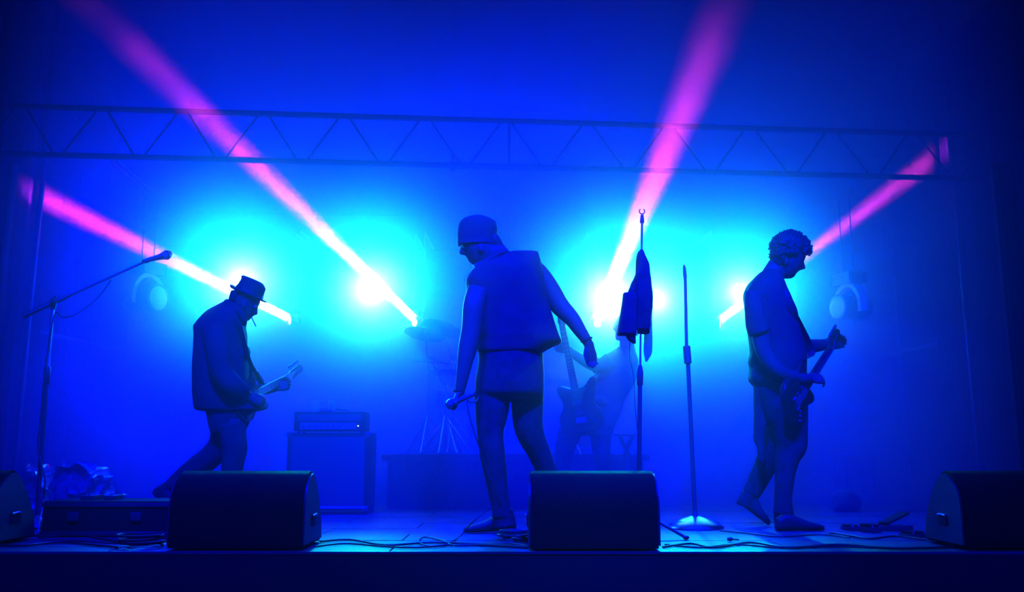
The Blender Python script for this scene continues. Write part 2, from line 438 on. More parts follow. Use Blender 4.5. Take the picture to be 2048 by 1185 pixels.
# ------------------------------------------------------------ floor monitors
def wedge(xl, xr, Y, label, ytilt=0):
    """monitor whose audience side stands at Y between floor points seen at xl and xr"""
    a = P(xl, 1105, Y).x; b = P(xr, 1105, Y).x; w_ = b-a
    t = thing('floor_monitor', label, 'monitor speaker', ((a+b)/2, Y+.22, 0), 'floor monitors along the stage edge')
    prof = smooth_list([(0, .01), (0, .13), (.002, .24), (.03, .315), (.09, .368), (.15, .392), (.18, .390), (.235, .35), (.32, .25), (.39, .13), (.42, .01)], 3)
    prof = [(p[0], p[1]*.935 if p[1] > .02 else p[1]) for p in prof]
    m = Mesh(); mt = Matrix(((0, 0, 1, a), (1, 0, 0, Y), (0, 1, 0, 0), (0, 0, 0, 1)))
    m.prism([(p[0], p[1]) for p in prof], .0, w_, mt)
    bm_ = m.build('cabinet', M['tolex'], t)
    for s, x in ((-1, a), (1, b)):                      # end plates with a raised rim and a grip
        sm = Mesh(); mt2 = Matrix(((0, 0, 1, x if s > 0 else x-.012), (1, 0, 0, Y), (0, 1, 0, 0), (0, 0, 0, 1)))
        inner = [(.21+(p[0]-.21)*.93, .18+(p[1]-.18)*.93) for p in prof]
        sm.prism(inner, 0, .012, mt2); pl = sm.build('end_plate', M['black'], t)
        hx = x+s*.013
        Mesh().box((hx-.006, Y+.15, .10), (hx+.006, Y+.25, .15), bev=.005).build('grip_cup', M['fascia'], pl)
        Mesh().tube([(hx+s*.004, Y+.16, .15), (hx+s*.012, Y+.2, .155), (hx+s*.004, Y+.24, .15)], .006).build('grip', M['steel'], pl)
    g = Mesh(); pts = [(Y+.245, .323), (Y+.33, .229), (Y+.395, .122), (Y+.42, .05)]
    R = [(Vector(((a+b)/2, p[0]+.006, p[1]+.004)), Vector((w_/2-.03, 0, 0)), Vector((0, .004, .004))) for p in pts]
    g.loft(R, 6, 12); g.build('speaker_grille', M['grille'], t)
    for s in (a+.05, b-.05):
        for y_ in (.05, .37): Mesh().lathe([(.016, 0), (.014, .012)], Matrix.Translation((s, Y+y_, 0)), 10).build('rubber_foot', M['cable'], t)
    return t
wedge(334, 601, 4.31, 'black floor monitor in front of the man in the hat')
wedge(1063, 1318, 4.30, 'black floor monitor in front of the draped microphone stand')
wedge(1936, 2200, 4.32, 'black floor monitor cut by the right edge of the picture')
wedge(-260, -26, 4.45, 'black floor monitor cut by the left edge of the picture')

# ------------------------------------------------------------ low road case and small things beside it
Yc = 4.95
a = P(80, 1080, Yc); b = P(338, 1003, Yc)
t = thing('road_case', 'long low dark road case on the floor left of the first monitor', 'case', ((a.x+b.x)/2, Yc+.15, 0))
Mesh().box((a.x, Yc, .012), (b.x, Yc+.32, b.z), bev=.008).build('body', M['tolex'], t, smooth=False)
for z in (.02, b.z-.02):
    Mesh().box((a.x-.004, Yc-.006, z-.012), (b.x+.004, Yc+.0, z+.012), bev=.002).build('edge_strip', M['darksteel'], t)
for q in (.25, .75):
    x = a.x+(b.x-a.x)*q; Mesh().box((x-.03, Yc-.012, b.z*.45), (x+.03, Yc-.002, b.z*.7), bev=.003).build('latch', M['darksteel'], t)
for px0, px1, lab in ((160, 187, 'small dark stomp box on the road case, left one'), (206, 228, 'small dark stomp box on the road case, nearest the first monitor')):
    x0 = P(px0, 1000, Yc+.1).x; x1 = P(px1, 1000, Yc+.1).x
    q = thing('stomp_box', lab, 'pedal', ((x0+x1)/2, Yc+.16, b.z))
    Mesh().box((x0, Yc+.1, b.z+.0005), (x1, Yc+.22, b.z+.025), bev=.004).build('housing', M['black'], q)
    Mesh().lathe([(.008, 0), (.008, .01)], Matrix.Translation(((x0+x1)/2, Yc+.13, b.z+.025)), 10).build('switch', M['steel'], q)
# cable coil before the case
def coil(px, py, n, r, label, seed):
    rnd = random.Random(seed); c = PZ(px, py, .01); pts = []
    for i in range(n*10):
        a_ = 2*PI*i/10; rr = r*(.75+.25*math.sin(a_*.37+seed))*rnd.uniform(.93, 1.05)
        pts.append((c.x+rr*math.cos(a_), c.y+rr*.9*math.sin(a_)+.0, .008+i*.0011))
    return tag(Mesh().tube(curve_pts(pts, 3), .0065, 6).build('coiled_cable', M['cable']), label, 'cable')
coil(285, 1090, 5, .13, 'heap of coiled black cable before the low road case', 3)

# ------------------------------------------------------------ plastic wrapped bundle at the left
Yp = 6.6
def crumple(pxa, pxb, ytop, Y, label, seed):
    a = P(pxa, 1000, Y).x; b = P(pxb, 1000, Y).x; zt = P(pxa, ytop, Y).z
    bm = bmesh.new(); bmesh.ops.create_cube(bm, size=1)
    bmesh.ops.subdivide_edges(bm, edges=bm.edges[:], cuts=14, use_grid_fill=True)
    for v in bm.verts:
        p = Vector(((a+b)/2+v.co.x*(b-a), Y+.25+v.co.y*.5, (v.co.z+.5)*zt))
        n = noise.noise_vector(p*5+Vector((seed, 0, 0)))*.07+noise.noise_vector(p*14)*.06
        if v.co.z < -.45: n.z = 0
        p.z *= 1-.25*abs(v.co.x)*1.5
        v.co = p+n
        if v.co.z < .003: v.co.z = .003
    m = Mesh(); m.bm.free(); m.bm = bm
    return tag(m.build('plastic_wrapped_bundle', M['wrap'], smooth=False), label, 'bundle')
M['wrap'] = nodemat('dark_plastic_wrap', (.08, .08, .09), .1, spec=1.0, bump=.4, bscale=12)
crumple(100, 182, 930, 6.5, 'shiny plastic wrapped bundle on the floor behind the boom stand', 3)
crumple(15, 82, 935, 6.9, 'shiny plastic wrapped bundle by the left curtain, further back', 9)

# ------------------------------------------------------------ guitar amplifier
Ya = 6.6
x0 = P(574, 900, Ya).x; x1 = P(738, 900, Ya).x; zc = P(600, 866, Ya).z
t = thing('speaker_cabinet', 'tall dark guitar speaker cabinet under the amplifier head', 'speaker', ((x0+x1)/2, Ya+.18, 0))
Mesh().box((x0, Ya, .03), (x1, Ya+.36, zc), bev=.012).build('cabinet', M['tolex'], t)
Mesh().box((x0+.03, Ya-.008, .06), (x1-.03, Ya-.001, zc-.03), bev=.003).build('grille', M['grille'], t)
Mesh().box((x0+.02, Ya-.012, .045), (x1-.02, Ya-.002, .06), bev=.002).build('piping', M['white'], t)
for sx in (x0+.014, x1-.014):
    for sz in (.045, zc-.014):
        Mesh().box((sx-.02, Ya-.004, sz-.02), (sx+.02, Ya+.03, sz+.018), bev=.006).build('corner_guard', M['darksteel'], t)
    for y_ in (.05, .31): Mesh().lathe([(.02, 0), (.02, .03)], Matrix.Translation((sx, Ya+y_, 0)), 10).build('foot', M['cable'], t)
h0 = P(588, 840, Ya+.04).x; h1 = P(729, 840, Ya+.04).x; zh = P(600, 824, Ya+.04).z
t = thing('amplifier_head', 'guitar amplifier head on top of the tall speaker cabinet', 'amplifier', ((h0+h1)/2, Ya+.18, zc))
Mesh().box((h0, Ya+.04, zc+.012), (h1, Ya+.30, zh), bev=.01).build('case', M['tolex'], t)
Mesh().box((h0+.05, Ya+.030, zc+.03), (h1-.06, Ya+.0395, zc+.075), bev=.002).build('control_panel', M['drum'], t)
Mesh().box((h0+.05, Ya+.029, zc+.026), (h1-.06, Ya+.036, zc+.032)).build('trim_strip', M['steel'], t)
Mesh().box((h0+.03, Ya+.030, zc+.085), (h1-.03, Ya+.0395, zh-.02), bev=.002).build('grille', M['grille'], t)
for k in range(7):
    x = h0+.075+k*.045
    Mesh().lathe([(.009, 0), (.008, .016)], Matrix.Translation((x, Ya+.03, zc+.052)) @ Matrix.Rotation(PI/2, 4, 'X'), 10).build('knob', M['black'], t)
Mesh().ball((h1-.045, Ya+.03, zc+.05), .006, 8).build('pilot_light', emitter('pilot_glow', (.4, .6, 1), 3), t)
Mesh().tube(curve_pts([(h0+.15, Ya+.17, zh), (h0+.17, Ya+.17, zh+.022), (h1-.17, Ya+.17, zh+.022), (h1-.15, Ya+.17, zh)]), .008).build('handle', M['cable'], t)
for sx in (h0+.03, h1-.03):
    for y_ in (.08, .26): Mesh().lathe([(.012, 0), (.012, .013)], Matrix.Translation((sx, Ya+y_, zc)), 10).build('foot', M['cable'], t)
def cup(px, w_, h_, label):
    x = P(px, 820, Ya+.1).x
    m = Mesh(); r = w_/2
    m.lathe([(r*.72, 0), (r*.74, .003), (r*.98, h_), (r*1.06, h_+.004), (r*1.06, h_+.008), (r*.95, h_+.006), (r*.70, .006)], Matrix.Translation((x, Ya+.1, zh+.001)), 20)
    return tag(m.build('plastic_cup', M['cupm']), label, 'cup')
M['cupm'] = nodemat('milky_plastic', (.7, .75, .8), .25, spec=.6, alpha=.6)
cup(632, .078, .080, 'larger clear plastic cup on the amplifier head')
cup(664, .066, .078, 'smaller clear plastic cup at the middle of the amplifier head')
x = P(652, 820, Ya+.06).x
tag(Mesh().box((x-.05, Ya+.05, zh+.001), (x+.045, Ya+.085, zh+.02), bev=.005).build('guitar_tuner', M['black']), 'small dark tuner lying before the cups on the amplifier head', 'tuner')

# ------------------------------------------------------------ drum riser and drums
Yr = 7.25
r0 = P(762, 930, Yr).x; r1 = P(1300, 930, Yr).x; zr = P(900, 910, Yr).z
t = thing('drum_riser', 'low dark draped riser under the drums behind the singer', 'riser', ((r0+r1)/2, Yr+.8, 0))
Mesh().box((r0, Yr, zr-.05), (r1, Yr+1.7, zr), bev=.01).build('deck', M['tolex'], t)
m = Mesh(); out = []
n = 90
for i in range(n+1): out.append((r0+.05+(r1-r0-.1)*i/n, Yr+.03+.014*math.sin(i*1.3)+.01*math.sin(i*.5)))
out += [(r1-.05, Yr+1.65), (r0+.05, Yr+1.65)]
m.prism(out, .005, zr-.05); m.build('skirt', M['curtain'], t)
def cymbal(px, py, Y, r, tx, ty, label, zbase, boom=None, stand=True):
    c = P(px, py, Y); t = thing('cymbal', label, 'cymbal', (c.x, c.y, zbase), 'cymbals of the drum kit')
    mt = Matrix.Translation(c) @ Matrix.Rotation(tx, 4, 'X') @ Matrix.Rotation(ty, 4, 'Y')
    Mesh().lathe([(.004, .03), (.03, .028), (.05, .012), (r*.5, .004), (r, -.012), (r, -.015), (r*.5, .0), (.05, .007), (.03, .02), (.004, .024)], mt, 40).build('plate', M['brass'], t)
    Mesh().tube([c+Vector((0, 0, -.02)), c+Vector((0, 0, .05))], .006).lathe([(.014, 0), (.014, .02)], Matrix.Translation(c+Vector((0, 0, .04))), 10).build('wing_nut', M['steel'], t)
    foot = Vector((c.x+(boom or 0), c.y+.05, zbase))
    j = foot+Vector((0, 0, (c.z-zbase)*.72))
    Mesh().tube([c, j], .009).build('arm', M['darksteel'], t)
    Mesh().tube([foot+Vector((0, 0, .08)), j], .012).ball(j, .022, 10).build('stem', M['steel'], t)
    for k in range(3):
        a_ = 2*PI*k/3+.4
        Mesh().tube([foot+Vector((0, 0, .32)), foot+Vector((.23*math.cos(a_), .23*math.sin(a_), .012))], .009).build('leg', M['steel'], t)
    return t
cymbal(850, 667, 7.4, .178, -.20, .16, 'lower left cymbal of the drum kit, tilted', zr, .03)
cymbal(884, 655, 7.5, .182, -.26, .24, 'upper cymbal beside the elbow of the singer, strongly tilted', zr, .1)
cymbal(862, 722, 7.32, .185, .06, .09, 'lowest cymbal of the drum kit, nearly level', zr, .12)
def drum(px, py, Y, r, dep, axis, label, zbase, legs=True, name='drum'):
    c = P(px, py, Y); t = thing(name, label, 'drum', (c.x, c.y, zbase), 'drums of the kit')
    mt = frame(c, Vector(axis).orthogonal(), axis)
    Mesh().lathe([(r*.98, -dep/2), (r, -dep/2), (r, dep/2), (r*.98, dep/2)], mt, 36).build('shell', M['drum'], t)
    for s in (-1, 1):
        Mesh().lathe([(r*.99, s*(dep/2)-.006), (r*1.04, s*(dep/2)-.012), (r*1.04, s*(dep/2)+.012), (r*.99, s*(dep/2)+.012)], mt, 36).build('hoop', M['steel'], t)
        Mesh().lathe([(r*.98, s*dep/2), (r*.98, s*(dep/2)+.004)], mt, 36).build('drum_head', M['skinhead'], t)
    for k in range(8):
        a_ = 2*PI*k/8; q0 = mt @ Vector((r*1.03*math.cos(a_), r*1.03*math.sin(a_), -dep/2)); q1 = mt @ Vector((r*1.03*math.cos(a_), r*1.03*math.sin(a_), dep/2))
        Mesh().tube([q0, q1], .004, 6).build('tension_rod', M['steel'], t)
    if legs:
        ax = Vector(axis).normalized()
        for k in range(3 if abs(ax.z) > .5 else 2):
            if abs(ax.z) > .5:
                a_ = 2*PI*k/3+.3; q = c+Vector((r*1.05*math.cos(a_), r*1.05*math.sin(a_), 0))
                Mesh().tube([q+Vector((0, 0, .08)), (q.x, q.y, zbase+.0)], .008).build('leg', M['steel'], t)
            else:
                s = -1 if k else 1; q = c+Vector((s*r*.95, -dep*.3, -.05))
                Mesh().tube([q, (q.x+s*.1, q.y-.1, zbase)], .008).build('leg', M['steel'], t)
    return t
rb_ = .27
cb = P(1075, 842, 7.6)
drum(1075, 900-(rb_+.012)*ppm(7.8, 850)*1.0, 7.75, rb_, .4, (0, -1, .0), 'large bass drum standing on the riser behind the singer', zr, True, 'bass_drum')
drum(905, 800, 7.5, .15, .13, (.1, -.15, 1), 'snare drum on three legs right of the cymbal stands', zr, True, 'snare_drum')
drum(1120, 775, 8.0, .14, .22, (.1, -.35, 1), 'rack tom above the bass drum, behind the bass player', zr, True, 'tom_drum')
drum(1160, 860, 8.0, .19, .32, (.0, -.05, 1), 'floor tom on the riser, seen between the legs of the bass player', zr, True, 'floor_tom')
# hi-hat
hp = P(894, 736, 7.38)
t = thing('hi_hat_stand', 'thin upright hi-hat stand left of the wrist of the singer', 'cymbal stand', (hp.x, hp.y, zr))
Mesh().tube([(hp.x, hp.y, zr+.02), hp+Vector((0, 0, .02))], .012).build('stem', M['steel'], t)
for s in (0, 1):
    Mesh().lathe([(.003, .012), (.03, .012), (.05, .002), (.165, 0), (.165, .002), (.003, .016)], Matrix.Translation(hp+Vector((0, 0, -.05+.02*s))) @ Matrix.Rotation(PI*(1-s), 4, 'X'), 32).build('hat_plate', M['brass'], t)
for k in range(3):
    a_ = 2*PI*k/3+1; Mesh().tube([(hp.x, hp.y, zr+.3), (hp.x+.22*math.cos(a_), hp.y+.22*math.sin(a_), zr+.012)], .008).build('leg', M['steel'], t)
# folding stand with a little shelf behind the draped stand
Ys = 7.0
t = thing('folding_stand', 'small folding stand with a flat top behind the draped microphone stand', 'stand', P(1252, 940, Ys)*1)
c0 = P(1252, 871, Ys); t.location = (c0.x, c0.y, 0)
Mesh().box(c0+Vector((-.09, -.08, -.008)), c0+Vector((.09, .08, .008)), bev=.003).build('top_plate', M['darksteel'], t)
for sx in (-1, 1):
    for sy in (-1, 1):
        Mesh().tube([(c0.x-sx*.05, c0.y+sy*.06, c0.z-.005), (c0.x+sx*.2, c0.y+sy*.08, .01)], .011).build('leg', M['darksteel'], t)
# side table at the right
Yt = 8.0
a = P(1688, 907, Yt); b = P(1752, 909, Yt)
t = thing('equipment_table', 'low table with a pale top edge at the right rear of the stage', 'table', ((a.x+b.x)/2, Yt+.15, 0))
Mesh().box((a.x, Yt, a.z-.02), (b.x, Yt+.35, a.z), bev=.003).build('table_top', M['steel'], t)
for sx in (a.x+.02, b.x-.02):
    for y_ in (.03, .32): Mesh().tube([(sx, Yt+y_, a.z-.02), (sx, Yt+y_, 0)], .01).build('leg', M['darksteel'], t)
Mesh().box((a.x+.03, Yt+.03, a.z*.72), (b.x-.1, Yt+.3, a.z*.72+.015), bev=.002).build('shelf', M['steel'], t)
Yg = 7.0
m = Mesh(Yg); m.slices([(1664, 992, 1019, 0, .03), (1672, 984, 1022, 0, .09), (1690, 979, 1023, 0, .11), (1708, 985, 1022, 0, .09), (1718, 996, 1019, 0, .03)])
for v in m.bm.verts: v.co += noise.noise_vector(v.co*11)*.012
o = m.build('gear_bag', M['scarf'], None, .012)
tag(o, 'soft bag lying on the floor at the right rear', 'bag')

# ------------------------------------------------------------ microphone stands
def mic_shape(m, a, d, s=1.0):
    """handheld microphone from tail point a along d"""
    d = Vector(d).normalized(); a = Vector(a)
    mt = frame(a, d.orthogonal(), d)
    return mt
def microphone(a, d, label, s=1.0):
    a = Vector(a); d = Vector(d).normalized(); mt = frame(a, d.orthogonal(), d)
    t = thing('microphone', label, 'microphone', a); mt = mt @ Matrix.Scale(s, 4)
    Mesh().lathe([(.009, 0), (.011, .004), (.0125, .05), (.016, .10), (.019, .118), (.019, .125)], mt, 20).build('handle', M['black'], t)
    Mesh().lathe([(.019, .118), (.024, .13), (.0265, .145), (.025, .16), (.019, .172), (.008, .178), (.001, .179)], mt, 20).build('mesh_head', M['steel'], t)
    Mesh().lathe([(.0265, .140), (.028, .143), (.028, .148), (.0265, .151)], mt, 20).build('ring', M['darksteel'], t)
    return t
# boom stand at the left
Y1 = 5.25
t = thing('boom_microphone_stand', 'black boom microphone stand leaning up at the far left', 'microphone stand', PZ(72, 1062, 0))
base = PZ(72, 1058, 0.0); base.z = 0; t.location = base
top = P(106, 618, base.y); low = P(94, 752, base.y); bz = Vector((base.x, base.y, .03))
Mesh().tube([bz, low], .0135, 14).build('lower_pole', M['black'], t)
Mesh().tube([low, top], .0095, 14).build('upper_pole', M['steel'], t)
cd = (top-low).normalized()
Mesh().tube([low-cd*.055, low-cd*.05, low+cd*.05, low+cd*.058], [.015, .019, .019, .014], 16).build('clutch', M['black'], t)
jb = P(108, 603, base.y-.02)
tail = P(46, 633, base.y-.09); tip = P(296, 521, base.y+.26)
Mesh().tube([top, jb], .016, 14).ball(jb, (.02, .02, .02)).build('swivel', M['black'], t)
k = Mesh().tube([jb+Vector((0, -.025, 0)), jb+Vector((0, .02, 0))], .014, 12); k.tube([jb+Vector((0, 0, .01)), jb+Vector((.005, 0, .035))], .008, 10); k.build('knob', M['black'], t)
bd = (tip-tail).normalized()
Mesh().tube([tail, tail+bd*.02, tail+bd*.25, tail+bd*.32, tip], [.014, .015, .014, .0085, .0085], 14).build('boom', M['black'], t)
for k in range(3):
    a_ = 2*PI*k/3+.5
    Mesh().tube([bz+Vector((0, 0, .02)), (base.x+.05*math.cos(a_), base.y+.05*math.sin(a_), .035), (base.x+.16*math.cos(a_), base.y+.16*math.sin(a_), .014)], [.02, .018, .012], 10).build('leg', M['black'], t)
Mesh().lathe([(.07, 0), (.075, .01), (.06, .035), (.03, .06), (.018, .075)], Matrix.Translation(base+Vector((0, 0, .002))), 24).build('base', M['black'], t)
Mesh().tube([tip-bd*.03, tip-bd*.01, tip+bd*.03], [.010, .017, .014], 12).build('clip', M['black'], t)
mp = P(299, 520, tip.y); md = P(322, 506, tip.y+.0)-mp; md = md.normalized()+Vector((0, .9, 0))
microphone(mp-md.normalized()*.05, (md.normalized()), 'round headed microphone on the tip of the left boom stand', 1.2)
cb1 = curve_pts([P(222, 560, jb.y+.13), P(205, 585, jb.y+.12), P(180, 610, jb.y+.08), P(150, 630, jb.y), P(125, 635, jb.y-.03), P(110, 628, jb.y-.03), P(98, 690, jb.y-.03), P(88, 760, jb.y-.03), P(80, 850, jb.y-.03), P(76, 900, jb.y-.03), P(90, 960, jb.y-.05), P(86, 1010, jb.y-.05), PZ(80, 1075, .008), PZ(160, 1083, .008), PZ(260, 1090, .008)], 5)
tag(Mesh().tube(cb1, .0042, 8).build('microphone_cable', M['cable']), 'thin black cable drooping from the left boom stand to the floor', 'cable')

# straight stand with the round base
Y2 = 5.28
c = PZ(1391, 1057, 0); c.z = 0
t = thing('straight_microphone_stand', 'straight microphone stand on a shiny round base, without a microphone', 'microphone stand', c)
Mesh().lathe([(.168, .0), (.172, .006), (.168, .014), (.14, .034), (.09, .055), (.045, .068), (.022, .074)], Matrix.Translation(c), 48).build('round_base', nodemat('polished_base', (.5, .5, .52), .22, metal=1), t)
Mesh().tube([c+Vector((0, 0, .07)), c+Vector((0, 0, .10))], [.022, .014], 16).build('collar', M['black'], t)
mid = P(1376, 728, c.y); m2 = P(1373, 692, c.y); tp = P(1368, 530, c.y)
Mesh().tube([c+Vector((0, 0, .09)), mid], .0135, 14).build('lower_pole', M['black'], t)
dd = (m2-mid).normalized()
Mesh().tube([mid, mid+dd*.004, m2-dd*.004, m2], [.018, .024, .024, .018], 16).build('clutch', M['black'], t)
Mesh().tube([m2, tp-dd*.09, tp-dd*.075, tp-dd*.02, tp], [.011, .011, .013, .011, .005], 14).build('upper_pole', M['black'], t)

# tripod stand with draped cloth
Y3 = 5.0
c = P(1279, 1075, Y3); c.z = 0
t = thing('draped_microphone_stand', 'tall tripod microphone stand hung with cloth, behind the middle monitor', 'microphone stand', c)
mid = P(1280, 752, Y3); tp = P(1284, 446, Y3)
Mesh().tube([(c.x, c.y, .12), mid], .013, 14).build('lower_pole', M['black'], t)
dd = (tp-mid).normalized()
Mesh().tube([mid-dd*.06, mid-dd*.05, mid+dd*.02, mid+dd*.06], [.012, .018, .019, .010], 16).build('clutch', M['black'], t)
Mesh().tube([mid, tp], .0065, 12).build('upper_pole', M['steel'], t)
Mesh().tube([tp-dd*.002, tp+dd*.004, tp+dd*.045, tp+dd*.05], [.010, .0135, .009, .005], 14).build('clip_socket', M['black'], t)
rc = P(1284, 423, Y3)
Mesh().tube([rc+Vector((.016*math.sin(a_), 0, -.016*math.cos(a_))) for a_ in [-2.5+k*.5 for k in range(11)]], .0035, 8).build('clip_ring', M['black'], t)
for px, py in ((1372, 1076), (1195, 1085), (1285, 1050)):
    f_ = PZ(px, py, .012); l = Mesh().tube([(c.x, c.y, .16), (c.x+(f_.x-c.x)*.3, c.y+(f_.y-c.y)*.3, .10), f_], .009, 10).build('leg', M['black'], t)
    Mesh().ball(f_, (.018, .015, .012)).build('rubber_foot', M['cable'], l)
# cloth over it
m = Mesh(Y3)
m.rows([(498, 1280, 1285, 0, .01), (505, 1275, 1289, 0, .028), (518, 1272, 1294, 0, .038), (535, 1271, 1300, 0, .045), (560, 1270, 1303, 0, .05),
        (580, 1268, 1305, 0, .052), (600, 1268, 1305, .0, .05), (625, 1270, 1304, 0, .05), (645, 1272, 1301, 0, .045), (668, 1274, 1299, 0, .04)], 3, 2)
m.rows([(556, 1268, 1278, -.02, .02), (568, 1262, 1276, -.03, .025), (580, 1258, 1272, -.03, .03), (592, 1250, 1268, -.03, .03)], 2)
for i, x in enumerate((1277, 1284, 1292, 1299)):
    m.limb([(1281+i, 512, -.02, 2, .02), (x-1, 550, -.045, 3, .02), (x, 600, -.045, 3.2, .02), (x-2, 660, -.04, 3, .018)], 3)
for v in m.bm.verts:
    v.co += noise.noise_vector(v.co*16)*.006
c2 = m.build('draped_shirt', M['shirt'], None, .0055, relax=2)
tag(c2, 'dark shirt bundled over the top of the tripod microphone stand', 'shirt')
m = Mesh(Y3-.06)
m.rows([(586, 1246, 1274, 0, .03), (600, 1245, 1274, 0, .04), (640, 1239, 1273, 0, .05), (669, 1234.5, 1272, 0, .05), (670.5, 1235, 1272, 0, .05)], 1, 7)
m.rows([(665, 1248, 1271, 0, .035), (680, 1256, 1271, 0, .03), (688, 1267, 1272, 0, .02)], 1, 4)
m.rows([(590, 1266, 1276, .01, .02), (630, 1266, 1273, .01, .02)], 1)
bagt = thing('hanging_bag', 'flat dark bag with square corners hanging on the left of the draped stand', 'bag', P(1258, 630, Y3-.06))
m.build('bag_body', M['vest'], bagt, .006)
Mesh().tube(curve_pts([P(1256, 588, Y3-.06), P(1262, 574, Y3-.055), P(1270, 556, Y3-.055), P(1279, 530, Y3-.05), P(1283, 508, Y3-.03)], 4), .006, 8).build('shoulder_strap', M['vest'], bagt)
m = Mesh(Y3+.03)
m.rows([(600, 1290, 1305, 0, .012), (640, 1288, 1304.5, 0, .012), (670, 1288, 1305, 0, .012), (704, 1287, 1304.5, 0, .010), (716, 1289, 1299, 0, .008), (724, 1290.5, 1294, 0, .006)], 2, 2.5)
tag(m.build('sheer_scarf', M['sheer']), 'thin see-through scarf tail hanging lowest on the right of the draped stand', 'scarf')
Yq = Y3-.05
tag(Mesh().tube(curve_pts([P(1262, 660, Yq-.03), P(1259.5, 690, Yq), P(1259.5, 718, Yq), P(1266, 746, Yq), P(1269, 780, Yq), P(1270, 815, Yq), P(1275, 860, Yq+.02), P(1277, 910, Yq+.02), P(1278, 960, Yq+.02)], 4), .0022, 6).build('hanging_wire', M['cable']),
    'very thin wire dangling from the hanging bag beside the draped stand', 'cable')

# ------------------------------------------------------------ guitars
def closed(pts, n=4):
    out = []; L = len(pts)
    for i in range(L):
        p = [pts[(i+k) % L] for k in (-1, 0, 1, 2)]
        for k in range(n): out.append(tuple(cr(p[0][j], p[1][j], p[2][j], p[3][j], k/n) for j in (0, 1)))
    return out
BODY = [(-.20, 0), (-.195, .09), (-.15, .155), (-.07, .165), (-.01, .132), (.04, .122), (.10, .145), (.16, .165), (.20, .158), (.195, .125), (.145, .07), (.135, .03),
        (.135, -.03), (.15, -.07), (.165, -.11), (.15, -.14), (.10, -.135), (.04, -.115), (-.01, -.125), (-.07, -.163), (-.15, -.155), (-.195, -.10)]
def guitar(name, label, org, xdir, ndir, neck, s=1.0, bs=1.0, pegs=6, headflip=1, mat='wood', cat='guitar'):
    mt = frame(org, xdir, ndir); t = thing(name, label, cat, Vector(org))
    o = closed([(x*bs, y*bs*headflip) for x, y in BODY]); n = len(o)
    g = Mesh()
    def lift(k, z): return [(x*k, y*k, z) for x, y in o]
    rings = [lift(.93, -.022*s), lift(.985, -.018*s), lift(1, -.010*s), lift(1, .010*s), lift(.985, .018*s), lift(.93, .022*s)]
    prev = None
    for r in rings:
        vs = [g.bm.verts.new(mt @ Vector(p)) for p in r]
        if prev:
            for i in range(n): g.bm.faces.new((prev[i], prev[(i+1) % n], vs[(i+1) % n], vs[i]))
        else: g.bm.faces.new(vs[::-1])
        prev = vs
    g.bm.faces.new(prev)
    g.build('body', M[mat], t)
    x0 = .12*bs; x1 = x0+neck
    nk = Mesh(); nk.loft([(mt @ Vector((x0+(x1-x0)*q, 0, .014*s)), (mt.to_3x3() @ Vector((0, .028-.006*q, 0))), (mt.to_3x3() @ Vector((0, 0, .013)))) for q in (0, .25, .5, .75, 1)], 3, 14)
    nk.build('neck', M['maple'], t)
    fb = Mesh(); fb.loft([(mt @ Vector((x0-.06+(x1-x0+.06)*q, 0, .028*s)), (mt.to_3x3() @ Vector((0, .028-.006*q, 0))), (mt.to_3x3() @ Vector((0, 0, .003)))) for q in (0, 1)], 6, 12)
    f = fb.build('fretboard', M['wood'], t)
    fm_ = Mesh(); sc = (x1+.12*bs)
    for k in range(1, 20):
        x = x1-sc*(1-2**(-k/12))
        if x < x0-.05: break
        fm_.box((x-.001, -.024, .030), (x+.001, .024, .0325), mt)
    ff = fm_.build('frets', M['steel'], f, smooth=False); ff['kind'] = 'stuff'
    h = headflip
    head = [(x1-.005, -.021*h), (x1+.03, -.03*h), (x1+.06, -.024*h), (x1+.17*s, -.012*h), (x1+.19*s, .01*h), (x1+.18*s, .035*h), (x1+.15*s, .045*h), (x1+.03, .032*h), (x1-.005, .022*h)]
    if h < 0: head = head[::-1]
    hd = Mesh().prism(head, .002, .018, mt).build('headstock', M['maple'], t)
    for k in range(pegs):
        x = x1+.035+k*(.125*s/max(1, pegs-1)); y = (.034+.008*k/pegs)*h
        pg = Mesh().tube([mt @ Vector((x, y, .010)), mt @ Vector((x, y+.022*h, .010))], .0035, 8)
        pg.tube([mt @ Vector((x, y+.020*h, .010)), mt @ Vector((x, y+.024*h, .010)), mt @ Vector((x, y+.034*h, .010)), mt @ Vector((x, y+.038*h, .010))], [.004, .010, .010, .005], 10)
        pg.tube([mt @ Vector((x, y-.02*h, .016)), mt @ Vector((x, y-.02*h, .027))], .004, 8)
        pg.build('tuning_peg', M['darksteel'], hd)
    Mesh().box((-.12*bs, -.035, .022*s), (-.085*bs, .035, .032*s), mt, .003).build('bridge', M['steel'], t)
    for x in (-.05*bs, .03*bs): Mesh().box((x-.012, -.038, .021*s), (x+.012, .038, .029*s), mt, .003).build('pickup', M['black'], t)
    for k in range(3): Mesh().lathe([(.011, 0), (.009, .014)], mt @ Matrix.Translation((-.09*bs-k*.02, -.075*bs-.02*k, .021*s)), 12).build('knob', M['black'], t)
    st = Mesh()
    for k in range(pegs):
        y = (k-(pegs-1)/2)*.0085
        st.tube([mt @ Vector((-.10*bs, y, .034*s)), mt @ Vector((x1, y*.75, .034*s)), mt @ Vector((x1+.05+k*.02, .015*h, .022))], .0008, 4)
    so = st.build('strings', M['steel'], t); so['kind'] = 'stuff'
    return t, mt

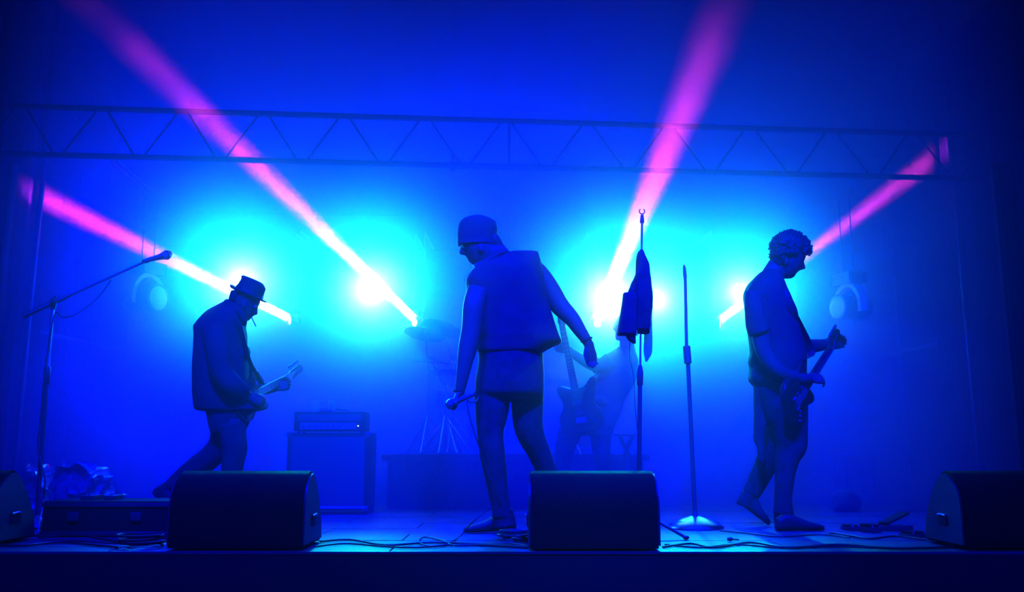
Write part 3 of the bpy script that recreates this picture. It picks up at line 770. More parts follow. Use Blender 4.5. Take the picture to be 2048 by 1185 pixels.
# ------------------------------------------------------------ people
def hand(m, wrist, d, across, side=1, curl=(.5, .6, .4), size=1.0, thumb=(.5, .6), spread=.05):
    """palm and five fingers: d points along the hand, across towards the thumb side, fingers bend towards side*(d x across)"""
    d = Vector(d).normalized(); ac = Vector(across); ac = (ac-d*ac.dot(d)).normalized(); n = d.cross(ac)*side
    w_ = Vector(wrist); s = size
    m.loft([(w_-d*.02*s, ac*.026*s, n*.020*s), (w_+d*.01*s, ac*.029*s, n*.019*s), (w_+d*.05*s, ac*.041*s, n*.017*s), (w_+d*.09*s, ac*.043*s, n*.015*s), (w_+d*.10*s, ac*.036*s, n*.011*s)], 2.4, 16)
    for k, (off, ln, r) in enumerate(((.031, .072, .0092), (.010, .080, .0095), (-.011, .074, .0090), (-.031, .058, .0080))):
        p = w_+d*(.085-abs(off)*.15)*s+ac*off*s; ang = 0; pts = [p]
        fr = (.45, .3, .25)
        for j in range(3):
            ang += curl[j]*(1+.06*k)
            dr = (d*math.cos(ang)+n*math.sin(ang)+ac*(off*spread*10*.1)).normalized()
            p = p+dr*ln*fr[j]*s; pts.append(p)
        m.tube(pts, [r*s, r*.98*s, r*.92*s, r*.72*s], 10)
    p = w_+d*.025*s+ac*.026*s
    d1 = (d*.75+ac*thumb[0]+n*.25).normalized(); d2 = (d*.8+ac*.0+n*thumb[1]).normalized()
    m.tube([p-d*.01, p+d1*.035*s, p+d1*.035*s+d2*.030*s, p+d1*.035*s+d2*.055*s], [.015*s, .012*s, .0105*s, .008*s], 10)
def shoe(m, heel, toe, w_=.048, h=.085, ankle=None):
    """shoe from heel point to toe point (both on the sole)"""
    heel = Vector(heel); toe = Vector(toe); d = (toe-heel); L = d.length; d.normalize()
    side = d.cross(Vector((0, 0, 1))); side.normalize(); up = side.cross(d).normalized()
    R = []
    for q, hh, ww in ((0, .35, .55), (.03, .75, .70), (.15, 1.0, .78), (.32, 1.0, .78), (.45, .85, .85), (.6, .62, .98), (.75, .50, 1.0), (.88, .40, .88), (.97, .30, .6), (1.0, .18, .3)):
        R.append((heel+d*L*q+up*h*hh/2, up*h*hh/2, side*w_*ww))
    m.loft(R, 2.8, 18)
def eyes(t, m_):
    pass
PM = {}
def person(label, loc):
    return thing('person', label, 'person', loc, 'band members on stage')
def face_bits(t, px, py, Y, s, fwd):
    """eyes at +-3 cm depth"""
    for dy in (-.031, .031):
        Mesh().ball(P(px, py, Y+dy), .0110, 12).build('eye', M['eye'], t)

# --- singer -----------------------------------------------------------------
Y = 5.2; c = P(1000, 1070, Y); c.z = 0
singer = person('person in a cap and sleeveless vest bending forward, looking down, microphone in hand', (c.x, Y, 0))
b = Mesh(Y)
b.rows([(440, 935, 975, 0, .05), (455, 922, 991, 0, .072), (475, 919, 993, 0, .080), (488, 920, 994, 0, .080), (497, 924, 996, 0, .078), (507, 930, 998, 0, .072),
        (516, 935, 1000, 0, .062), (524, 941, 1001, 0, .052), (530, 946, 1003, 0, .040)], 3, 2.1)               # skull and jaw
b.rows([(490, 922, 940, 0, .012), (499, 920, 940, 0, .013), (505, 918, 940, 0, .021), (509, 919.5, 942, 0, .017), (511, 930, 945, 0, .010)], 2)   # nose
b.rows([(512, 931, 950, 0, .022), (517, 932.5, 950, 0, .024), (519, 936, 952, 0, .020), (522, 935.5, 955, 0, .022), (527, 941, 960, 0, .022), (530, 945, 962, 0, .018)], 2)  # lips, chin
for dy in (-.078, .078): b.ball(P(962, 497, Y+dy), (.016, .010, .03))                                        # ears
b.limb([(985, 500, 0, 25, .062), (998, 520, 0, 28, .062), (1010, 545, 0, 34, .07)], 3)                       # neck
b.rows([(515, 1008, 1066, 0, .07), (530, 975, 1076, 0, .11), (560, 945, 1082, 0, .13), (610, 942, 1086, 0, .13), (660, 948, 1080, 0, .12), (700, 955, 1072, 0, .115), (740, 962, 1076, 0, .12), (780, 962, 1080, 0, .12), (800, 975, 1070, 0, .1)], 3)
b.limb([(975, 780, -.02, 24, .08), (985, 850, -.02, 20, .07), (992, 930, -.02, 17, .06), (1000, 1000, -.02, 12, .04), (1003, 1040, -.02, 10, .035)])
b.limb([(1055, 780, .06, 26, .08), (1058, 850, .07, 20, .07), (1085, 910, .12, 17, .06), (1115, 985, .2, 12, .04), (1130, 1025, .22, 10, .035)])
# arms: near arm hanging left, far arm swung back to the right
b.limb([(958, 575, -.13, 21, .05), (948, 610, -.16, 22, .05), (943, 655, -.17, 20, .046), (936, 695, -.18, 19.5, .045), (929, 730, -.19, 15.5, .038), (923, 765, -.20, 12, .030), (918, 790, -.20, 10, .024)])
b.limb([(1062, 530, .02, 18, .05), (1080, 552, .03, 21, .052), (1101, 583, .03, 21, .05), (1120, 613, .02, 19.5, .046), (1143, 637, .0, 16.5, .042), (1160, 662, -.02, 13.5, .034), (1174, 683, -.03, 10.5, .026), (1179, 695, -.03, 9.5, .022)])
w1 = P(917, 786, Y-.20); hand(b, w1, (-.25, -.25, -.9), (.2, -1, .1), 1, (.9, 1.2, .8), 1.0, (.4, .8))
w2 = P(1180, 692, Y-.03); hand(b, w2, (.06, -.0, -1), (-1, -.35, .0), -1, (.3, .45, .35), .95, (.45, .3))
b.build('body', M['skin'], singer, .0062, relax=2)
face_bits(singer, 929.5, 494, Y, 1, -1)
# cap
m = Mesh(Y)
m.rows([(431.5, 946, 966, 0, .02), (434, 938, 972, 0, .045), (439, 926, 984, 0, .068), (447, 918.5, 992, 0, .082), (458, 916, 995.5, 0, .088), (470, 915, 994, 0, .09), (482, 915.5, 993, 0, .089), (489, 916.5, 992, 0, .088), (491.5, 920, 988, 0, .084)], 3, 2.2)
m.ball(P(983, 449, Y), (.034, .05, .030)); m.ball(P(952, 438, Y), (.04, .05, .018))
m.build('cap', M['felt'], singer, .0055, relax=3)
Mesh(Y).rows([(482, 914.5, 994, 0, .0905), (491, 915.5, 993, 0, .0905)], 1).build('cap_band', M['vest'], singer)
m = Mesh(Y)                                             # hair tied low at the nape
m.rows([(470, 975, 995, 0, .05), (478, 975, 1001, 0, .055), (486, 975, 1005.5, 0, .055), (494, 975, 1009, 0, .05), (505, 980, 1012, 0, .04), (516, 990, 1014, 0, .03)], 3)
for k in range(40):
    a_ = random.uniform(0, 1); m.ball(P(995+13*a_+random.uniform(-4, 2), 474+28*a_, Y+random.uniform(-.04, .04)), random.uniform(.006, .011), 8)
m.build('hair', M['hair'], singer, .005)
m = Mesh(Y)                                             # thin beard wisps / chain under the chin
m.tube(curve_pts([P(945, 530, Y), P(941, 541, Y-.01), P(936, 550, Y-.01), P(930, 556, Y), P(930, 566, Y+.01)], 4), .0016, 6)
m.build('neck_chain', M['steel'], singer)
# shirt front and vest with stiff square shoulders
m = Mesh(Y)
m.rows([(504, 1022, 1077, .03, .05), (508, 1010, 1078, .02, .075), (516, 994, 1080, .01, .10), (528, 970, 1083, 0, .13), (540, 948, 1085, 0, .145), (552, 938, 1087, 0, .15), (562, 932.5, 1088, 0, .155), (573, 932.5, 1090, 0, .158),
        (580, 933, 1092, 0, .158), (600, 931, 1096, 0, .158), (620, 938, 1101, 0, .155), (640, 942, 1108, 0, .155), (660, 946, 1115, 0, .155), (675, 950, 1121, 0, .155), (685, 952, 1123, 0, .15), (692, 953, 1110, 0, .148), (700, 954, 1096, 0, .145), (706, 956, 1086, 0, .14)], 2, 3.0, 32)
for v in m.bm.verts: v.co += noise.noise_vector(v.co*9)*.004
m.build('vest', M['vest'], singer, .0075, relax=1)
m = Mesh(Y)
for i in range(7):
    y = 505+i*.01
m.limb([(950, 538, -.02, 10, .06), (972, 531, 0, 12, .085), (1000, 512, .0, 12, .085), (1016, 508, .01, 8, .07)], 4)
m.build('collar', M['vest'], singer, .0065)
for q in range(3):
    bp = P(941+q*2, 600+q*28, Y-.13); Mesh().ball(bp, (.006, .004, .006), 8).build('button', M['steel'], singer)
# trousers
m = Mesh(Y)
m.rows([(690, 955, 1086, 0, .135), (715, 957, 1086, 0, .138), (737, 955, 1088, 0, .140), (762, 951, 1089, .0, .142), (785, 950, 1088, .0, .138), (797, 949.5, 1087, .02, .13), (803, 950, 1086, .02, .11)], 3, 2.4)
m.limb([(985, 785, -.01, 37, .095), (984, 820, -.01, 34, .092), (981, 860, -.01, 27.5, .084), (983, 895, -.02, 26, .08), (989, 935, -.02, 24, .074), (996, 980, -.02, 20.5, .062), (1002, 1015, -.02, 19, .055), (1004, 1036, -.02, 20, .056)], 4, 2.2, 20)
m.limb([(1055, 785, .05, 33, .095), (1055, 830, .06, 31, .092), (1060, 866, .07, 28, .084), (1078, 905, .11, 23, .076), (1095, 945, .15, 21, .068), (1112, 985, .19, 19, .06), (1124, 1012, .21, 18, .055)], 4, 2.2, 20)
for v in m.bm.verts: v.co += noise.noise_vector(v.co*12)*.0035
m.build('trousers', M['denim'], singer, .0072, relax=1)
m = Mesh(Y); shoe(m, PZ(1030, 1064, .0)+Vector((0, -.0, .004)), PZ(928, 1067, .0)+Vector((0, -.02, .004)), .05, .10)
m.limb([(1005, 1020, -.02, 20, .052), (1008, 1040, -.02, 23, .052), (1010, 1055, -.03, 24, .05)], 3)
m.build('boot', M['leather'], singer, .0065)
m = Mesh(Y); hz = P(1128, 1030, Y+.22); shoe(m, Vector((hz.x+.05, Y+.24, .02)), Vector((hz.x-.2, Y+.16, .004)), .048, .10)
m.limb([(1122, 1005, .21, 19, .05), (1130, 1030, .22, 20, .05)], 3)
m.build('boot', M['leather'], singer, .0065)
Mesh().tube([w1+Vector((-.028, 0, .02)), w1+Vector((-.028, -.02, .02))], .003).build('bracelet_clasp', M['steel'], singer)
m = Mesh(); 
R = [w1+Vector((.029*math.cos(a_), .027*math.sin(a_), .012)) for a_ in [k*PI/8 for k in range(17)]]
m.tube(R, .005, 8); m.build('bracelet', M['leather'], singer)
m = Mesh(); w3 = P(1173, 680, Y-.03); R = [w3+Vector((.029*math.cos(a_), .027*math.sin(a_), .012*math.cos(a_))) for a_ in [k*PI/8 for k in range(17)]]
m.tube(R, .007, 8); m.build('wristband', M['leather'], singer)
microphone(P(949, 789, Y-.22), P(906, 806, Y-.27)-P(949, 789, Y-.22), 'microphone held low in the left hand of the singer')
g0 = P(949, 790, Y-.22)
tag(Mesh().tube(curve_pts([g0, P(956, 794, Y-.2), P(953, 803, Y-.22), P(940, 806, Y-.26), P(934, 800, Y-.27), P(938, 830, Y-.28), P(960, 900, Y-.28), P(990, 985, Y-.26), P(1000, 1012, Y-.2), P(975, 1020, Y-.25), P(945, 1045, Y-.3), PZ(925, 1068, .006), PZ(905, 1083, .006), PZ(870, 1094, .006), PZ(838, 1086, .006), PZ(848, 1075, .006), PZ(885, 1082, .006), PZ(915, 1092, .006), PZ(1010, 1088, .006), PZ(1062, 1094, .006)], 6), .0038, 8).build('microphone_cable', M['cable']),
    'black cable running from the hand microphone down the leg of the singer', 'cable')

# --- man in the hat -----------------------------------------------------------
Y = 6.0; c = P(462, 1045, Y); c.z = 0
hatman = person('person in a trilby hat and long jacket playing guitar, facing right', (c.x, Y, 0))
b = Mesh(Y)
b.rows([(570, 475, 518, 0, .055), (582, 468, 522, 0, .075), (595, 466, 521, 0, .08), (606, 466, 519, 0, .078), (614, 467, 515, 0, .074), (622, 469, 511, 0, .07), (630, 471, 507, 0, .06), (637, 473, 501, 0, .05), (642, 475, 496, 0, .038)], 3, 2.1)
b.rows([(611, 505, 516, 0, .010), (618, 505, 516, 0, .011), (626, 503, 515.3, 0, .017), (629, 501, 515, 0, .016), (631, 500, 510, 0, .010)], 2)
b.rows([(631, 495, 508, 0, .02), (634, 494, 504.5, 0, .022), (636, 492, 502, 0, .02), (639, 488, 499, 0, .024), (642, 487, 497, 0, .02)], 2)
for dy in (-.077, .077): b.ball(P(486, 612, Y+dy), (.016, .010, .028))
b.limb([(474, 622, 0, 21, .058), (462, 645, 0, 25, .062), (452, 665, 0, 30, .07)], 3)
b.rows([(630, 425, 470, 0, .07), (655, 402, 483, 0, .11), (700, 398, 484, 0, .12), (760, 400, 482, 0, .115), (810, 412, 490, 0, .115), (850, 425, 485, 0, .10)], 3)
b.limb([(466, 840, -.06, 21, .07), (469, 895, -.07, 19, .06), (463, 950, -.07, 15, .05), (459, 1005, -.07, 11, .038), (458, 1025, -.07, 10, .035)])
b.limb([(450, 840, .06, 22, .07), (438, 890, .07, 19, .06), (395, 940, .10, 15, .05), (345, 974, .12, 11, .038), (330, 984, .12, 10, .035)])
b.limb([(432, 668, -.16, 19, .05), (440, 710, -.19, 19, .048), (448, 748, -.21, 17, .044), (470, 772, -.20, 14, .038), (492, 790, -.14, 11, .03), (499, 794, -.12, 9, .024)])
b.limb([(450, 668, .14, 19, .05), (470, 715, .2, 18, .048), (492, 757, .25, 16, .042), (520, 777, .28, 13, .036), (545, 776, .30, 10.5, .028), (554, 773, .31, 9.5, .024)])
hand(b, P(497, 795, Y-.12), (.8, .3, -.25), (.2, .3, 1), -1, (.5, .7, .5), .95)
hand(b, P(550, 776, Y+.30), (.85, .12, .20), (-.2, .3, 1), 1, (.55, .9, .7), 1.0, (.6, .5))
b.build('body', M['skin'], hatman, .0062, relax=2)
face_bits(hatman, 509.5, 613, Y, 1, 1)
# hat: crown and tilted brim
hc = P(497, 590, Y); ha = -math.atan2(30, 74)
hm_ = Matrix.Translation(hc) @ Matrix.Rotation(-ha, 4, 'Y')
s_ = 1/ppm(Y, 590)
m = Mesh()
prof = [(0, 29.5, 31.5), (5, 28.5, 31), (14, 27, 29.5), (24, 26, 27.5), (29, 24.5, 25), (32, 21, 21), (32.5, 14, 12)]
R = [(hm_ @ Vector(((0 if i < 4 else -1)*s_*i, 0, z*s_)), (hm_.to_3x3() @ Vector((a_*s_, 0, 0))), Vector((0, b_*s_*.86, 0))) for i, (z, a_, b_) in enumerate(prof)]
m.loft(R, 2.3, 32)
m.loft([(hm_ @ Vector((0, 0, -1.2*s_)), hm_.to_3x3() @ Vector((38*s_, 0, 0)), Vector((0, 34*s_, 0))), (hm_ @ Vector((0, 0, 1.0*s_)), hm_.to_3x3() @ Vector((39*s_, 0, 0)), Vector((0, 35*s_, 0)))], 2, 36)
m.ball(hm_ @ Vector((-36*s_, 0, 3.2*s_)), (.012, .07, .012), 10)
m.build('hat', M['felt'], hatman, .005, relax=2)
Mesh().loft([(hm_ @ Vector((0, 0, 1.5*s_)), hm_.to_3x3() @ Vector((29.6*s_, 0, 0)), Vector((0, 27.4*s_, 0))), (hm_ @ Vector((0, 0, 9*s_)), hm_.to_3x3() @ Vector((28.6*s_, 0, 0)), Vector((0, 26.6*s_, 0)))], 2.3, 32).build('hat_band', M['leather'], hatman)
m = Mesh(Y); m.rows([(584, 464, 486, 0, .079), (594, 461, 486, 0, .082), (602, 459, 484, 0, .078), (610, 460, 482, 0, .066)], 3)
m.build('hair', M['hair'], hatman, .006)
# jacket with sleeves
m = Mesh(Y)
m.rows([(600, 455, 470, 0, .045), (606, 446, 478, 0, .062), (614, 432, 486, 0, .085), (624, 416, 489, 0, .115), (636, 405, 489, 0, .14), (648, 396, 489, 0, .155), (656, 391, 488, 0, .16), (668, 392, 490, 0, .165), (690, 391, 491, 0, .165),
        (720, 390, 494, 0, .165), (750, 389, 495, 0, .165), (780, 389, 500, 0, .165), (800, 390.5, 514, 0, .165), (814, 392, 522, 0, .16), (821, 396, 524, 0, .155), (823.5, 410, 510, 0, .14)], 2, 2.7, 32)
m.limb([(425, 650, -.14, 24, .065), (436, 700, -.19, 25, .07), (446, 748, -.21, 23, .064), (470, 776, -.20, 20, .055), (493, 790, -.15, 15, .042)])
m.limb([(445, 660, .14, 24, .065), (468, 705, .19, 23, .065), (487, 742, .23, 20, .058), (505, 770, .27, 16, .05), (520, 780, .28, 15, .044)])
m.slices([(505, 800, 822, .02, .12), (515, 802, 822, .02, .11), (524, 808, 821, .02, .10), (528, 816, 820, .02, .08)], 2)
m.ball(P(491, 706, Y-.04), (.032, .05, .05))
for v in m.bm.verts: v.co += noise.noise_vector(v.co*8)*.004
m.build('jacket', M['jacket'], hatman, .0075, relax=1)
m = Mesh(Y); m.limb([(452, 604, 0, 7, .05), (462, 611, -.055, 8, .03), (478, 622, -.075, 8, .025), (488, 640, -.055, 6, .03), (488, 652, -.03, 4, .03)], 4)
m.build('collar', M['jacket'], hatman, .006)
m = Mesh(Y)
m.rows([(800, 410, 508, 0, .13), (815, 411, 510, 0, .135), (830, 415, 504, 0, .132), (845, 418.5, 497, 0, .128), (857, 421, 491, 0, .12), (867, 423, 489, 0, .11)], 3, 2.4)
m.limb([(463, 850, -.06, 27, .085), (467, 878, -.07, 25.5, .082), (469, 900, -.07, 25, .078), (465, 930, -.07, 21.5, .07), (461, 970, -.07, 18.5, .06), (459, 1010, -.07, 17, .052), (458, 1028, -.07, 17, .05)], 4)
m.limb([(449, 855, .05, 27, .085), (443, 885, .06, 24, .082), (424, 912, .07, 24, .075), (392, 936, .09, 22.5, .068), (362, 958, .11, 18, .056), (340, 975, .12, 14, .048)], 4)
for v in m.bm.verts: v.co += noise.noise_vector(v.co*12)*.004
m.build('trousers', M['denim'], hatman, .0072)
m = Mesh(Y); f0 = P(458, 1040, Y-.07); shoe(m, Vector((f0.x-.07, Y-.07, .004)), Vector((f0.x+.2, Y-.1, .004)), .048, .10); m.limb([(458, 1015, -.07, 15, .046), (459, 1036, -.07, 16, .046)], 2)
m.build('shoe', M['leather'], hatman, .0065)
m = Mesh(Y); shoe(m, P(308, 982, Y+.13), P(345, 1048, Y+.10), .046, .11); m.limb([(345, 972, .12, 13, .045), (325, 985, .13, 15, .046), (315, 995, .13, 14, .044)], 2)
m.build('shoe', M['leather'], hatman, .0065)
tag(Mesh().tube([P(502.5, 634, Y), P(512, 653.5, Y-.01)], .0042, 8).build('cigarette', M['white']), 'cigarette hanging from the mouth of the man in the hat', 'cigarette')
ng, mt = guitar('electric_guitar', 'electric guitar held by the man in the hat, neck pointing right', P(497, 797, Y+.02), P(580, 752, Y+.45)-P(497, 797, Y+.02), (.75, -.66, .15), .38, .9, .86, 6, 1)
sp = curve_pts([P(455, 625, Y+.0), P(478, 650, Y-.135), P(490, 690, Y-.14), P(499, 722, Y-.10), P(511, 745, Y-.02), P(524, 768, Y+.03), mt @ Vector((.17, .13, .0))], 4)
strip(sp, .045, .004, (.5, -.3, -.1)).build('strap', M['leather'], ng)

# --- curly haired guitarist ----------------------------------------------------
Y = 5.5; c = P(1575, 1063, Y); c.z = 0
curly = person('person with curly hair playing guitar, walking right and looking down at it', (c.x, Y, 0))
b = Mesh(Y)
b.rows([(475, 1560, 1600, 0, .05), (488, 1550, 1610, 0, .074), (502, 1546, 1613, 0, .080), (514, 1546, 1611, 0, .080), (524, 1548, 1607, 0, .077), (534, 1550, 1603, 0, .072), (542, 1553, 1598, 0, .064), (549, 1557, 1591, 0, .053), (554, 1563, 1588, 0, .042), (556.5, 1568, 1584, 0, .028)], 3, 2.1)
b.rows([(521, 1596, 1607, 0, .012), (530, 1596, 1609.5, 0, .014), (536, 1595, 1611, 0, .020), (538.5, 1594, 1610, 0, .018), (540.5, 1592, 1602, 0, .010)], 2)
b.rows([(541, 1588, 1600, 0, .02), (544, 1586, 1595.5, 0, .021), (546, 1584, 1593, 0, .018), (549, 1582, 1591.5, 0, .021), (554, 1578, 1588.5, 0, .023), (557, 1574, 1584, 0, .018)], 2)
for dy in (-.078, .078): b.ball(P(1572, 522, Y+dy), (.017, .010, .03))
b.limb([(1558, 530, 0, 21, .058), (1547, 550, 0, 23, .060), (1538, 570, 0, 26, .068)], 3)
b.rows([(560, 1515, 1560, 0, .07), (580, 1500, 1566, 0, .12), (630, 1497, 1582, 0, .125), (690, 1508, 1596, 0, .12), (750, 1512, 1600, 0, .115), (800, 1520, 1602, 0, .115), (840, 1530, 1600, 0, .1)], 3)
b.limb([(1572, 820, -.05, 26, .075), (1578, 880, -.06, 23, .068), (1570, 950, -.06, 17, .055), (1565, 1015, -.06, 12, .04), (1564, 1035, -.06, 11, .036)])
b.limb([(1560, 820, .07, 26, .075), (1555, 890, .08, 21, .068), (1525, 945, .12, 16, .052), (1497, 1000, .15, 11, .038), (1490, 1012, .15, 10, .036)])
b.limb([(1512, 600, -.15, 20, .05), (1520, 650, -.18, 20, .05), (1530, 705, -.19, 18, .045), (1560, 745, -.2, 15, .04), (1600, 758, -.16, 12, .032), (1622, 757, -.14, 10, .026)])
b.limb([(1550, 600, .15, 18, .05), (1575, 650, .2, 18, .048), (1600, 690, .26, 16, .043), (1630, 692, .33, 13.5, .036), (1650, 689, .39, 11, .028), (1658, 687, .41, 10, .025)])
hand(b, P(1617, 757, Y-.14), (.85, .1, -.05), (.1, .6, .8), -1, (.45, .6, .5), .92)
hand(b, P(1652, 690, Y+.40), (.8, .1, .16), (-.25, -.2, 1), 1, (.5, .95, .8), 1.08, (.5, .5))
b.build('body', M['skin'], curly, .0062, relax=2)
face_bits(curly, 1600.5, 520, Y, 1, 1)
# hair
m = Mesh(Y)
m.rows([(467, 1568, 1592, 0, .03), (471, 1558, 1602, 0, .055), (478, 1551, 1608, 0, .078), (487, 1546, 1613, 0, .088), (496, 1544, 1615, 0, .092), (505, 1544, 1613, 0, .09), (512, 1542, 1590, .0, .088), (522, 1543, 1570, 0, .08), (534, 1545, 1564, 0, .066)], 3, 2.1)
rnd = random.Random(5)
for k in range(520):
    v = Vector((rnd.gauss(0, 1), rnd.gauss(0, 1), rnd.gauss(0, 1))).normalized()
    if v.z < -.15 and v.x > -.35: continue
    if v.z < -.9: continue
    m.ball(P(1580.5+38.5*v.x*(1 if v.x > 0 else .96), 501-36*v.z, Y+.094*v.y), rnd.choice((.009, .012, .015, .019)), 8)
for k in range(300):                                    # short locks standing out of the curls
    v = Vector((rnd.gauss(0, 1), rnd.gauss(0, .8), rnd.gauss(.4, 1))).normalized()
    if v.z < -.1 and v.x > -.3: continue
    q = P(1580.5+38*v.x, 501-36*v.z, Y+.094*v.y); tv = (v+Vector((rnd.uniform(-.7, .7), rnd.uniform(-.7, .7), rnd.uniform(-.7, .7)))).normalized()
    m.tube([q-v*.01, q+tv*.012, q+tv*.026], [.009, .007, .004], 6)
for k in range(40): m.ball(P(rnd.uniform(1606, 1620), rnd.uniform(492, 512), Y+rnd.uniform(-.05, .05)), rnd.uniform(.006, .010), 8)
m.build('hair', M['hair'], curly, .0045, relax=0)
# shirt
m = Mesh(Y)
m.rows([(540, 1530, 1560, 0, .05), (547, 1518, 1562, 0, .07), (557, 1507, 1563, 0, .105), (567, 1498, 1566, 0, .135), (580, 1491.5, 1570, 0, .155), (592, 1489, 1576, 0, .16), (606, 1491, 1582, 0, .16), (622, 1493, 1589, 0, .16), (640, 1494, 1593, 0, .158),
        (655, 1496, 1596, 0, .155), (672, 1499, 1600, 0, .152), (690, 1500.5, 1606, 0, .15), (708, 1501, 1610, 0, .15), (716, 1499, 1610, 0, .15), (726, 1498, 1610, 0, .15), (737, 1500.5, 1610, 0, .15), (750, 1499, 1610, 0, .15), (760, 1499, 1610, 0, .15), (770, 1506, 1610, 0, .145), (776, 1510, 1609, 0, .14)], 2, 2.6, 32)
m.limb([(1508, 585, -.13, 18, .065), (1509, 615, -.17, 20, .07), (1514, 650, -.185, 22, .068), (1520, 668, -.19, 21, .062)])
m.limb([(1540, 590, .13, 22, .065), (1560, 625, .17, 23, .066), (1575, 655, .2, 21, .062)])
for v in m.bm.verts: v.co += noise.noise_vector(v.co*9)*.004
m.build('shirt', M['shirt'], curly, .0075, relax=1)
# trousers
m = Mesh(Y)
m.rows([(765, 1508, 1611, 0, .14), (790, 1510, 1612, 0, .142), (815, 1515, 1612.5, 0, .14), (835, 1522, 1613, 0, .13), (848, 1530, 1613.5, 0, .12)], 3, 2.4)
m.limb([(1575, 830, -.04, 38, .10), (1581, 865, -.05, 33.5, .095), (1583, 893, -.06, 29, .086), (1574, 920, -.06, 23, .076), (1569, 960, -.06, 18.5, .066), (1566, 995, -.06, 16.5, .058), (1567, 1028, -.06, 19, .056)], 4, 2.2, 20)
m.limb([(1562, 840, .06, 30, .09), (1552, 885, .09, 26, .085), (1534, 925, .12, 22.5, .075), (1517, 960, .14, 19.5, .062), (1501, 990, .15, 17.5, .052)], 4, 2.2, 20)
for v in m.bm.verts: v.co += noise.noise_vector(v.co*12)*.0035
m.build('trousers', M['denim'], curly, .0072)
m = Mesh(Y); shoe(m, PZ(1552, 1062, .004)+Vector((0, 0, .0)), PZ(1648, 1061, .004), .05, .095); m.limb([(1566, 1010, -.06, 18, .052), (1568, 1035, -.05, 21, .052), (1572, 1050, -.03, 23, .05)], 2)
m.build('boot', M['leather'], curly, .0065)
m = Mesh(Y); shoe(m, P(1473, 1004, Y+.16), Vector((P(1537, 1056, Y+.13).x, Y+.13, .004)), .047, .105); m.limb([(1503, 985, .15, 16.5, .05), (1494, 1003, .155, 18, .05), (1490, 1015, .155, 18, .048)], 2)
m.build('boot', M['leather'], curly, .0065)
m = Mesh(Y-.02)
m.rows([(762, 1508, 1545, 0, .05), (800, 1508, 1540, 0, .04), (850, 1508, 1533, 0, .03), (865, 1508, 1529, 0, .026), (882, 1508, 1529.5, 0, .024), (894, 1513.5, 1530, 0, .022), (912, 1514.5, 1530.5, 0, .020), (922, 1516, 1530, 0, .016), (927, 1521, 1527, 0, .01)], 2, 3)
for v in m.bm.verts: v.co += noise.noise_vector(v.co*14)*.006
m.build('tied_jacket', M['jacket'], curly, .006)
o_ = P(1596, 790, Y-.16)
ng, mt = guitar('electric_guitar', 'electric guitar held by the curly haired person, neck pointing up right', o_, P(1680, 660, Y+.30)-o_, (.8, -.9, -.1), .46, .95, .92, 6, 1)
sp = curve_pts([P(1545, 556, Y+.02), P(1562, 575, Y-.12), P(1575, 605, Y-.155), P(1588, 632, Y-.14), P(1603, 661, Y-.06), P(1617, 690, Y-.0), P(1622, 712, Y+.0), mt @ Vector((.16, .14, 0))], 4)
strip(sp, .05, .004, (.9, -.3, .35)).build('strap', M['leather'], ng)

# --- bass player behind --------------------------------------------------------
Y = 6.95; c = P(1170, 1020, Y); c.z = 0
bass = person('person leaning back and looking left, playing bass behind the draped stand', (c.x, Y, 0))
b = Mesh(Y)
b.rows([(626, 1244, 1268, 0, .05), (632, 1238, 1275, 0, .07), (642, 1232, 1278, 0, .078), (650, 1231, 1279, 0, .078), (658, 1231.5, 1278, 0, .074), (666, 1232, 1274, 0, .066), (674, 1232.5, 1268, 0, .055), (681, 1236, 1262, 0, .045)], 3, 2.1)
b.rows([(646, 1228.5, 1238, 0, .012), (653, 1226.5, 1238, 0, .014), (658, 1225, 1238, 0, .018), (661, 1228, 1238, 0, .012)], 2)
b.rows([(664, 1229.5, 1242, 0, .022), (667, 1231.5, 1242, 0, .02), (670, 1230, 1242, 0, .022), (677, 1230.5, 1244, 0, .024), (681, 1233, 1246, 0, .02)], 2)
for dy in (-.077, .077): b.ball(P(1254, 656, Y+dy), (.016, .010, .028))
b.limb([(1253, 672, 0, 13, .055), (1254, 690, 0, 15, .058), (1254, 704, 0, 18, .07)], 3)
b.rows([(700, 1232, 1264, 0, .08), (716, 1208, 1266, 0, .11), (745, 1204, 1264, 0, .12), (780, 1188, 1252, 0, .12), (815, 1172, 1238, 0, .12), (845, 1155, 1226, 0, .12), (860, 1150, 1222, 0, .1)], 3)
b.limb([(1155, 850, .0, 20, .08), (1135, 890, .05, 16, .065), (1128, 930, .08, 13, .05), (1122, 985, .08, 10, .038), (1120, 1005, .08, 9, .036)])
b.limb([(1200, 850, .0, 20, .08), (1202, 895, -.02, 16, .065), (1206, 935, -.02, 13, .05), (1216, 985, -.0, 10, .038), (1220, 1003, 0, 9, .036)])
b.limb([(1215, 722, -.14, 14, .055), (1197, 733, -.2, 13, .05), (1176, 727, -.24, 11, .044), (1157, 715, -.27, 10, .04), (1142, 704, -.29, 8, .03), (1137, 700, -.3, 7, .026)])
b.limb([(1245, 725, .12, 14, .055), (1232, 765, .05, 13, .05), (1215, 800, -.1, 12, .045), (1193, 800, -.2, 9, .035), (1180, 798, -.23, 7, .028)])
hand(b, P(1139, 701, Y-.3), (-.85, -.05, .25), (.1, -.5, .9), 1, (.5, .9, .8), 1.05)
hand(b, P(1180, 798, Y-.23), (-.85, -.15, -.2), (0, -.1, 1), -1, (.4, .6, .4), .95)
b.build('body', M['skin'], bass, .0068, relax=2)
face_bits(bass, 1235, 650, Y, 1, -1)
m = Mesh(Y); m.rows([(624, 1246, 1266, 0, .04), (628, 1241, 1272, 0, .062), (636, 1240, 1279, 0, .08), (648, 1246, 1281, 0, .083), (660, 1252, 1281, 0, .08), (672, 1256, 1276, 0, .066)], 3)
